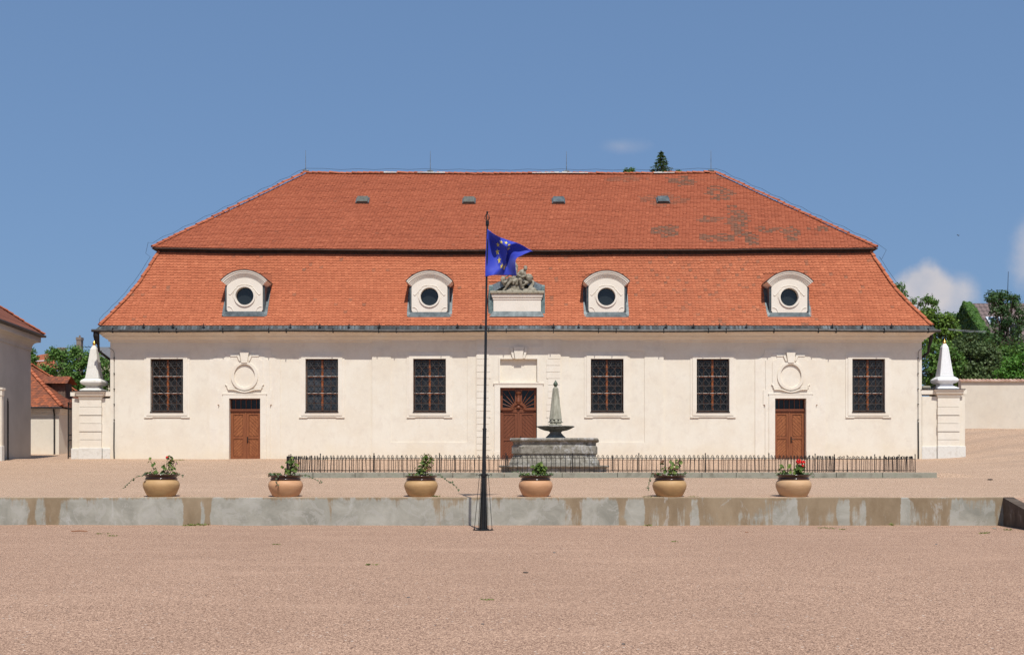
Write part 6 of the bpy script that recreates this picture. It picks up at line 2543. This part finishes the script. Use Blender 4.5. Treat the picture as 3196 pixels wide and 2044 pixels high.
tree('broadleaf_tree', 'deep green bush filling the gap between house corner and white obelisk', gp(2915, 79),
     [(2905, 1110, 42, 36, 79), (2945, 1100, 34, 32, 79), (2898, 1160, 44, 40, 79), (2945, 1155, 44, 40, 79), (2975, 1130, 36, 36, 79), (2925, 1190, 50, 30, 79)],
     'leaf_oak', 0.105, 1.25, 24)
tree('broadleaf_tree', 'broad greyish olive bush behind the yard wall below the ivy gable', gp(3030, 80),
     [(2975, 1090, 40, 34, 80), (3022, 1075, 30, 26, 80), (3010, 1110, 46, 36, 80), (3062, 1100, 42, 32, 80), (3098, 1112, 36, 32, 80), (3000, 1155, 44, 34, 80), (3050, 1150, 50, 36, 80), (3098, 1160, 40, 30, 80), (3030, 1185, 70, 22, 80)],
     'leaf_olive', 0.11, 1.3, 25)
tree('broadleaf_tree', 'dark open crowned tree standing before the brown roofed house', gp(3130, 90),
     [(3098, 930, 16, 14, 90), (3128, 925, 16, 14, 90), (3160, 930, 18, 14, 90), (3118, 958, 30, 22, 90), (3160, 962, 34, 28, 90), (3190, 990, 24, 30, 90), (3120, 1000, 34, 30, 90), (3165, 1015, 36, 34, 90), (3098, 1045, 34, 26, 90), (3140, 1060, 40, 30, 90),
      (3182, 1075, 34, 30, 90), (3105, 1080, 26, 22, 90)], 'leaf_dark', 0.11, 1.05, 26, gap=0.2, trunk_r=0.3)
tree('broadleaf_tree', 'glossy bright green shrub just above the tile coping of the yard wall', gp(3165, 77),
     [(3130, 1160, 30, 26, 77), (3165, 1140, 34, 32, 77), (3195, 1135, 32, 36, 77), (3150, 1180, 44, 22, 77), (3205, 1170, 34, 30, 77)], 'leaf_bright', 0.10, 1.3, 27)
tree('broadleaf_tree', 'shaded green bush between the dark tree and the bright shrub', gp(3150, 83),
     [(3120, 1105, 34, 26, 83), (3165, 1100, 38, 28, 83), (3205, 1100, 30, 30, 83), (3140, 1130, 40, 24, 83)], 'leaf_oak', 0.11, 1.2, 28)
# left side, behind the outhouse
tree('broadleaf_tree', 'leafy green tree behind the cream obelisk and the outhouse', gp(235, 86),
     [(162, 1098, 14, 12, 86), (180, 1118, 28, 20, 86), (210, 1105, 26, 20, 86), (235, 1095, 16, 16, 86), (250, 1120, 34, 28, 86), (290, 1128, 36, 28, 86), (322, 1140, 26, 30, 86), (150, 1150, 26, 22, 86), (195, 1155, 40, 32, 86), (245, 1165, 46, 34, 86),
      (300, 1175, 44, 36, 86), (215, 1195, 60, 30, 86), (280, 1205, 60, 26, 86), (335, 1195, 26, 36, 86), (150, 1185, 34, 30, 86)], 'leaf_oak', 0.105, 1.15, 29)
tree('broadleaf_tree', 'narrow green tree just beside the corner of the shaded wing', gp(98, 90),
     [(92, 1100, 10, 12, 90), (98, 1118, 13, 18, 90), (100, 1140, 14, 18, 90), (96, 1165, 16, 24, 90)], 'leaf_oak', 0.10, 1.3, 30, trunk_r=0.12)
tree('broadleaf_tree', 'tree tip of sparse twigs just above the ridge left of the spruce', gp(1968, 96),
     [(1955, 535, 6, 5, 96), (1972, 532, 8, 5, 96), (1964, 545, 22, 8, 96), (1965, 575, 34, 24, 96), (1965, 640, 50, 50, 96)], 'leaf_oak', 0.10, 0.9, 31, gap=0.3, clump=0.2)
tree('broadleaf_tree', 'tiny tree tip just above the ridge right of the spruce', gp(2117, 96),
     [(2117, 538, 5, 4, 96), (2112, 550, 14, 8, 96), (2115, 585, 30, 24, 96), (2115, 650, 46, 50, 96)], 'leaf_oak', 0.10, 0.9, 32, gap=0.3, clump=0.2)


def spruce(label, px, py, D, seed):
    g = random.Random(seed)
    top = P(px, py, D)
    bz = gz(top.x, D)
    o = thing('spruce_tree', label, 'tree', (top.x, D, bz), 'trees beyond the walls')
    H = top.z - bz
    L = Leaves()
    z = 0.15
    t = MB()
    t.tube([(0, 0, 0), (0.05, 0, H * 0.6), (0, 0, H)], [0.28, 0.16, 0.02], 8)
    while z < H - 3:
        rad = min(4.2, 0.14 + 0.58 * z)
        far_ = z > 4
        n = 7 if not far_ else 9
        for k in range(n):
            w = 2 * math.pi * (k + g.random() * 0.7) / n
            d = Vector((math.cos(w), math.sin(w), 0))
            ln = rad * g.uniform(0.65, 1.12)
            drop = 0.18 * ln + 0.02 * ln * ln
            tip = Vector((0, 0, H - z)) + d * ln + Vector((0, 0, -drop + 0.10 * ln))
            root = Vector((0, 0, H - z))
            t.tube([root, tip], [0.03, 0.008], 3, False)
            m_ = int((14 if not far_ else 10) * ln) + 4
            for i in range(m_):
                u_ = (i + g.random()) / m_
                q = root.lerp(tip, 0.08 + 0.92 * u_)
                side = d.cross(Vector((0, 0, 1)))
                wd = 0.42 * ln * (1.05 - u_) * 0.6 + 0.06
                q = q + side * g.uniform(-wd, wd) + Vector((0, 0, g.uniform(-0.14, 0.04)))
                a = (d * 0.7 + side * g.gauss(0, .7) + Vector((0, 0, g.gauss(-.15, .3)))).normalized()
                b = a.cross(Vector((g.gauss(0, .5), g.gauss(0, .5), 1))).normalized()
                sz = g.uniform(0.10, 0.20)
                L.add([q - a * sz, q - b * sz * 0.4, q + a * sz, q + b * sz * 0.4], [(0, 1, 2, 3)])
                L.tint.append(min(1, max(0, g.gauss(0.45 + 0.40 * u_, 0.15))))
        z += 0.26 if not far_ else 0.7
    for i in range(24):
        q = Vector((g.gauss(0, .03), g.gauss(0, .03), H - g.uniform(0, 0.5)))
        a = Vector((g.gauss(0, .6), g.gauss(0, .6), 1)).normalized()
        b = a.cross(Vector((1, 0.3, 0))).normalized()
        L.add([q - a * .12, q - b * .04, q + a * .12, q + b * .04], [(0, 1, 2, 3)])
        L.tint.append(0.6)
    sub('crown', L.mesh('crown', 'needle'), o)
    sub('trunk', t.mesh('trunk', 'bark'), o)


spruce('pointed dark spruce top rising behind the roof ridge', 2063, 471, 95, 5)

# ------------------------------------------------------------------ houses far behind
hs = thing('brown_roofed_house', 'house with brown patterned tile roof and ivy covered gable', 'house', (41, 100, 4.0))
X0, X1, Y0, Y1, EZ, RZ = 41.2, 66.0, 100.0, 110.0, 12.5, 16.45
m = MB()
m.box(X0, X1, Y0, Y1, 3.5, EZ)
m.add([(X0, Y0, EZ), (X0, Y1, EZ), (X0, (Y0 + Y1) / 2, RZ - 0.05)], [(0, 2, 1)])
m.build('wall', 'beige_wall', hs)
m = MB()
ym = (Y0 + Y1) / 2
m.add([(X0 - 0.1, Y0 - 0.4, EZ - 0.32), (X1, Y0 - 0.4, EZ - 0.32), (X1, ym, RZ), (X0 - 0.1, ym, RZ), (X0 - 0.1, Y1 + 0.4, EZ - 0.32), (X1, Y1 + 0.4, EZ - 0.32)], [(0, 1, 2, 3), (3, 2, 5, 4)])
hr = m.build('roof', 'brown_roof', hs)
m = MB()
m.tube([(X0, Y0 - 0.45, EZ - 0.36), (X1, Y0 - 0.45, EZ - 0.36)], 0.09, 6)
m.build('gutter', 'gutter_metal', hs)
L = Leaves()
gg = random.Random(3)
for i in range(17000):
    y = gg.uniform(Y0 - 0.35, Y1 + 0.35)
    zt_ = RZ + 0.12 - abs(y - ym) / (ym - Y0 + 0.4) * (RZ - EZ + 0.32)
    z = gg.uniform(6.0, zt_)
    x = X0 - gg.uniform(0.0, 0.14) - 0.04 + 0.05 * noise.noise((y, z, 1))
    edge = gg.random() < 0.22
    if edge:                    # the ivy laps over the verge on to the first tiles
        z = zt_ + gg.uniform(-0.30, 0.05)
        x += gg.uniform(0, 0.75)
    n = Vector((-1 + gg.gauss(0, .25), gg.gauss(-.1, .4), gg.gauss(.2, .4))).normalized() if not edge else Vector((gg.gauss(-.2, .4), -0.7, 0.8 + gg.gauss(0, .3))).normalized()
    a = n.cross(Vector((gg.gauss(0, 1), gg.gauss(0, 1), gg.gauss(0, 1)))).normalized() * gg.uniform(0.06, 0.12)
    b = n.cross(a)
    L.quad(Vector((x, y, z)), a, b, min(1, max(0, gg.gauss(0.42 if not edge else 0.7, 0.2))))
L.build('ivy', 'ivy', hs)
D = 102.5
m = MB()
c = P(3103, 978, D)
sl = math.atan2(RZ - EZ + 0.32, ym - Y0 + 0.4)
m.box(-0.62, 0.62, -0.6, 0.6, 0.06, 0.16)
rw = m.build('roof_window', 'white_metal', hs, c)
zz_ = EZ - 0.32 + (c.y - Y0 + 0.4) * math.tan(sl)
rw.location.z += zz_ - c.z
rw.rotation_euler = (sl, 0, 0)
m = MB()
m.box(-0.48, 0.48, -0.44, 0.5, 0.165, 0.175)
sub('pane', m.mesh('pane', 'skylight_glass'), rw)
m = MB()
c = P(3114, 948, 105.3)
m.box(c.x - 0.55, c.x + 0.55, c.y, c.y + 0.9, RZ - 0.6, c.z + 0.25)
m.box(c.x - 0.65, c.x + 0.65, c.y - 0.1, c.y + 1.0, c.z + 0.25, c.z + 0.4)
m.build('chimney', 'brick', hr)
m = MB()
a_, b_ = P(3144, 945, 104.9), P(3147, 848, 104.9)
m.tube([a_, b_], [0.035, 0.02], 5)
m.build('mast', 'dark_metal', hr)
m = MB()
for k in range(4):
    px = 3165 + k * 60
    c = P(px, 1035, Y0)
    m = MB()
    m.box(c.x - 0.5, c.x + 0.5, Y0 - 0.06, Y0 + 0.1, c.z - 0.75, c.z + 0.75)
    w_ = m.build('window', 'white_metal', hs)
    m = MB()
    m.box(c.x - 0.4, c.x + 0.4, Y0 - 0.07, Y0 - 0.05, c.z - 0.65, c.z + 0.65)
    m.build('pane', 'dark_glass', w_)
# thin mast among the trees and the wires crossing in front of the gable
m = MB()
a_, b_ = P(2908, 1010, 98), P(2909, 915, 98)
m.tube([(a_.x, 98, 3.4), a_, b_], [0.05, 0.03, 0.02], 5)
tag(m.build('thin_mast', 'dark_metal'), 'hair thin mast standing before the white cloud among the trees', 'mast')
for i, (ya, yb_) in enumerate(((1026, 1032), (1029, 1036))):
    m = MB()
    pts = []
    for k in range(9):
        t = k / 8
        pts.append(P(2960 + t * 118, ya + (yb_ + 1 - ya) * t + 2.0 * math.sin(math.pi * t), 84 - i * 0.2))
    m.tube(pts, 0.007, 4)
    tag(m.build('overhead_wire', 'white_metal'), ('upper' if i == 0 else 'lower') + ' of two pale wires crossing before the ivy gable', 'wire', 'wires by the ivy gable')

hb = thing('orange_roofed_house', 'far house with plain orange tile roof rising above the outhouse', 'house', tuple(P(130, 1250, 112)))
D = 112
m = MB()
pts = [P(60, 1160, D - 4), P(172, 1150, D - 4), P(166, 1100, D), P(100, 1112, D)]
pts2 = [P(60, 1160, D - 4), P(185, 1155, D - 4), P(185, 1155, D + 4), P(60, 1160, D + 4)]
m.add([pts[0], pts[1], pts[2], pts[3], pts2[2], pts2[3]], [(0, 1, 2, 3), (1, 4, 2), (3, 2, 4, 5), (0, 3, 5)])
rb = m.build('roof', 'clay_tile', hb)
m = MB()
m.box(pts[0].x, pts[1].x - 0.3, D - 3.8, D + 3.8, 3.4, pts[0].z + 0.1)
m.build('wall', 'beige_wall', hb)
m = MB()
c0_, c1_ = P(110, 1128, D - 2.2), P(150, 1125, D - 2.2)
m.tube([c0_, c1_], 0.06, 4)
m.build('snow_rail', 'white_metal', rb)
m = MB()
c0_, c1_ = P(117, 1153, D - 4.3), P(128, 1145, D - 4.3)
m.tube([c0_, c1_], 0.12, 4)
m.build('gutter', 'white_metal', hb)

hc = thing('grey_roofed_house', 'far grey roofed house with a tall brick chimney behind the cream obelisk', 'house', tuple(P(310, 1250, 118)))
D = 118
m = MB()
p0, p1, p2, p3 = P(262, 1118, D - 5), P(420, 1118, D - 5), P(420, 1083, D), P(306, 1083, D)
p4, p5 = P(420, 1118, D + 5), P(262, 1118, D + 5)
m.add([p0, p1, p2, p3, p4, p5], [(0, 1, 2, 3), (3, 2, 4, 5), (0, 3, 5)])
m.build('roof', 'grey_roof', hc)
m = MB()
m.box(p0.x + 0.3, p1.x - 0.3, D - 4.7, D + 4.7, 3.4, p0.z + 0.05)
m.build('wall', 'beige_wall', hc)
m = MB()
a_ = P(249, 1062, D)
m.box(a_.x - 0.24, a_.x + 0.24, D - 0.3, D + 0.3, 3.4, a_.z)
m.box(a_.x - 0.28, a_.x + 0.28, D - 0.34, D + 0.34, a_.z, a_.z + 0.28)
m.tube([(a_.x, D, a_.z + 0.2), (a_.x, D, a_.z + 0.5)], 0.09, 6)
m.build('chimney', 'brick', hc)
m = MB()
a_ = P(195, 1090, D)
m.box(a_.x - 0.35, a_.x + 0.35, D - 0.3, D + 0.3, 3.4, a_.z)
m.box(a_.x - 0.42, a_.x + 0.42, D - 0.36, D + 0.36, a_.z, a_.z + 0.15)
m.build('low_chimney', 'brick', hc)
m = MB()
a_, b_ = P(263, 1083, D), P(312, 1085, D)
for k in range(4):
    c = P(268 + k * 12, 1083, D)
    m.tube([c + Vector((0, -0.4, 0.1)), c + Vector((0, 0.4, -0.1))], 0.02, 4)
m.tube([P(264, 1083, D), P(308, 1083, D)], 0.025, 4)
m.tube([P(300, 1083, D), P(301, 1100, D)], 0.025, 4)
m.build('antenna', 'dark_metal', hc)

# ------------------------------------------------------------------ weeds, twigs and stones on the gravel
def weed(px, py, D, n, h, seed, label, w=0.10):
    g = random.Random(seed)
    x = (px - CX) * D / FPX
    z = gz(x, D) if D > 30.9 else low_z(x, D)
    L = Leaves()
    for i in range(int(n * 0.6)):
        a = g.random() * 6.28
        r = w * math.sqrt(g.random())
        p = Vector((r * math.cos(a) * 1.5, r * math.sin(a) * 0.7, 0))
        d = Vector((g.gauss(0, .6), g.gauss(0, .6), 0.8)).normalized()
        l = 0.85 * h * g.uniform(0.4, 1.1)
        s = d.cross(Vector((g.gauss(0, 1), g.gauss(0, 1), 0.1))).normalized() * g.uniform(0.006, 0.014)
        tip = p + d * l + Vector((g.gauss(0, .03), g.gauss(0, .03), -0.2 * l))
        md = p + d * l * 0.6
        L.add([p - s, p + s, md + s * 1.1, tip, md - s * 1.1], [(0, 1, 2, 3, 4)])
        L.tint.append(min(1, max(0, g.gauss(0.5, 0.25))))
    tag(link('weed_tuft', L.mesh('weed_tuft', 'weed_leaf'), None, (x, D, z)), label, 'weed', 'weeds sprouting from the gravel')


weed(620, 1645, 30.55, 110, 0.10, 1, 'largest grass tuft, at the foot of the stained wall on the left', 0.20)
weed(590, 1646, 30.5, 50, 0.06, 2, 'low flat grass tuft touching the left of the largest tuft', 0.10)
weed(2025, 1641, 30.6, 30, 0.08, 3, 'small weed at the foot of the wall below the fifth pot', 0.06)
weed(2786, 1640, 30.62, 18, 0.14, 4, 'tall thin weed against the right part of the wall', 0.03)
weed(2574, 1652, 29.6, 40, 0.06, 5, 'weed patch in front of the wall right of the rightmost pot', 0.14)
weed(2595, 1655, 29.3, 26, 0.05, 6, 'small weed just right of the patch below the rightmost pot', 0.08)
weed(2628, 1658, 28.9, 22, 0.06, 7, 'single weed farther out right of the patch below the rightmost pot', 0.05)
weed(2104, 1692, 24.2, 24, 0.05, 8, 'small weed alone on the gravel below the fifth pot', 0.05)
weed(1155, 1765, 18.4, 20, 0.05, 9, 'flat weed with a curled stalk in the middle of the front gravel', 0.07)
weed(880, 1546, 31.35, 26, 0.05, 10, 'tiny weed at the right foot of the second pot', 0.08)
weed(1362, 1545, 31.2, 40, 0.07, 11, 'leafy weed at the right foot of the third pot', 0.07)
weed(2030, 1549, 31.15, 50, 0.035, 12, 'flat weed strip at the left foot of the fifth pot', 0.18)
weed(2160, 1549, 31.2, 36, 0.035, 13, 'flat weed strip at the right foot of the fifth pot', 0.12)
weed(3145, 1658, 28.6, 36, 0.07, 14, 'weed below the corner where the ramp wall starts', 0.06)
weed(3075, 1672, 27.0, 36, 0.07, 15, 'weed on the gravel left of the ramp wall', 0.08)
weed(560, 1441, 58.4, 50, 0.09, 16, 'weed at the foot of the facade between first window and door', 0.18)
weed(320, 1669, 27.0, 30, 0.045, 17, 'flat weed on the gravel beside the brown stick', 0.10)
weed(350, 1677, 26.2, 26, 0.045, 18, 'flat weed on the gravel farthest right of the brown stick', 0.08)
weed(1520, 1870, 13.6, 26, 0.03, 19, 'sparse low weed nearest the camera below the flagpole', 0.07)
weed(860, 1702, 23.4, 26, 0.035, 20, 'low weed on the open gravel below the second pot', 0.07)

m = MB()
a_ = Vector(((218 - CX) * 27.4 / FPX, 27.5, 0.035))
b_ = Vector(((275 - CX) * 27.4 / FPX, 27.35, 0.045))
m.tube([a_, a_.lerp(b_, 0.5) + Vector((0, 0, 0.012)), b_], [0.014, 0.018, 0.012], 6)
tag(m.build('stick', 'twig_wood'), 'brown stick lying on the gravel below the first pot', 'stick')
for i, (px, py, D, s, mt, lab) in enumerate(((2922, 1699, 23.4, 0.032, 'slate_metal', 'dark flat stone on the gravel near the lower right'), (1730, 1729, 21.0, 0.03, 'slate_metal', 'small dark stone on the gravel below the fountain'),
                                            (1275, 1866, 13.9, 0.024, 'slate_metal', 'dark chip on the gravel left of centre'), (1506, 1952, 11.5, 0.02, 'slate_metal', 'dark chip near the bottom centre of the gravel'),
                                            (1945, 2014, 10.2, 0.022, 'slate_metal', 'dark chip near the bottom edge right of centre'), (2330, 1662, 27.6, 0.05, 'twig_wood', 'flat brown scrap on the gravel below the right half of the wall'),
                                            (1640, 1795, 17.0, 0.05, 'bark', 'short dark twig on the gravel right of the flagpole'), (3104, 1651, 29.2, 0.06, 'curb_stone', 'broken pale stone at the foot of the wall by the ramp'),
                                            (3090, 1498, 42.0, 0.12, 'bark', 'brown scrap lying right of the end of the curb'))):
    s *= 0.6
    x = (px - CX) * D / FPX
    z = gz(x, D) if D > 30.9 else low_z(x, D)
    m = MB()
    gq = random.Random(i)
    bm = bmesh.new()
    bmesh.ops.create_icosphere(bm, subdivisions=2, radius=1.0)
    for q in bm.verts:
        q.co *= 1 + 0.25 * noise.noise(q.co * 1.5 + Vector((i * 5, 0, 0)))
        q.co = Vector((q.co.x * s * 1.4, q.co.y * s, q.co.z * s * 0.45))
    m.v = [tuple(q.co) for q in bm.verts]
    m.f = [tuple(v.index for v in f.verts) for f in bm.faces]
    bm.free()
    tag(m.build('scrap' if mt in ('twig_wood', 'bark') else 'stone', mt, None, (x, D, z + s * 0.3)), lab, 'scrap' if mt in ('twig_wood', 'bark') else 'stone', 'bits lying on the gravel')

# a small bird high over the right end of the roof
m = MB()
m.tube([(0.0, -0.16, 0.0), (0.0, -0.12, 0.01), (0.0, -0.04, 0.015), (0.0, 0.06, 0.01), (0.0, 0.13, 0.0), (0.0, 0.20, 0.0)], [0.012, 0.034, 0.045, 0.038, 0.022, 0.030], 8)
for q in (-1, 1):
    w = [(q * 0.03, -0.06, 0.02), (q * 0.14, -0.09, 0.07), (q * 0.27, 0.02, 0.03), (q * 0.15, 0.01, 0.06), (q * 0.03, 0.05, 0.02)]
    m.add(w + [(x, y, z + 0.008) for x, y, z in w], [(0, 1, 2, 3, 4), (9, 8, 7, 6, 5)] + [(k, (k + 1) % 5, 5 + (k + 1) % 5, 5 + k) for k in range(5)])
bird = m.build('bird', 'dark_metal', None, P(2990, 735, 150))
bird.rotation_euler = (R(50), 0, R(20))
tag(bird, 'tiny dark bird flying in the blue sky above the white cloud', 'bird')
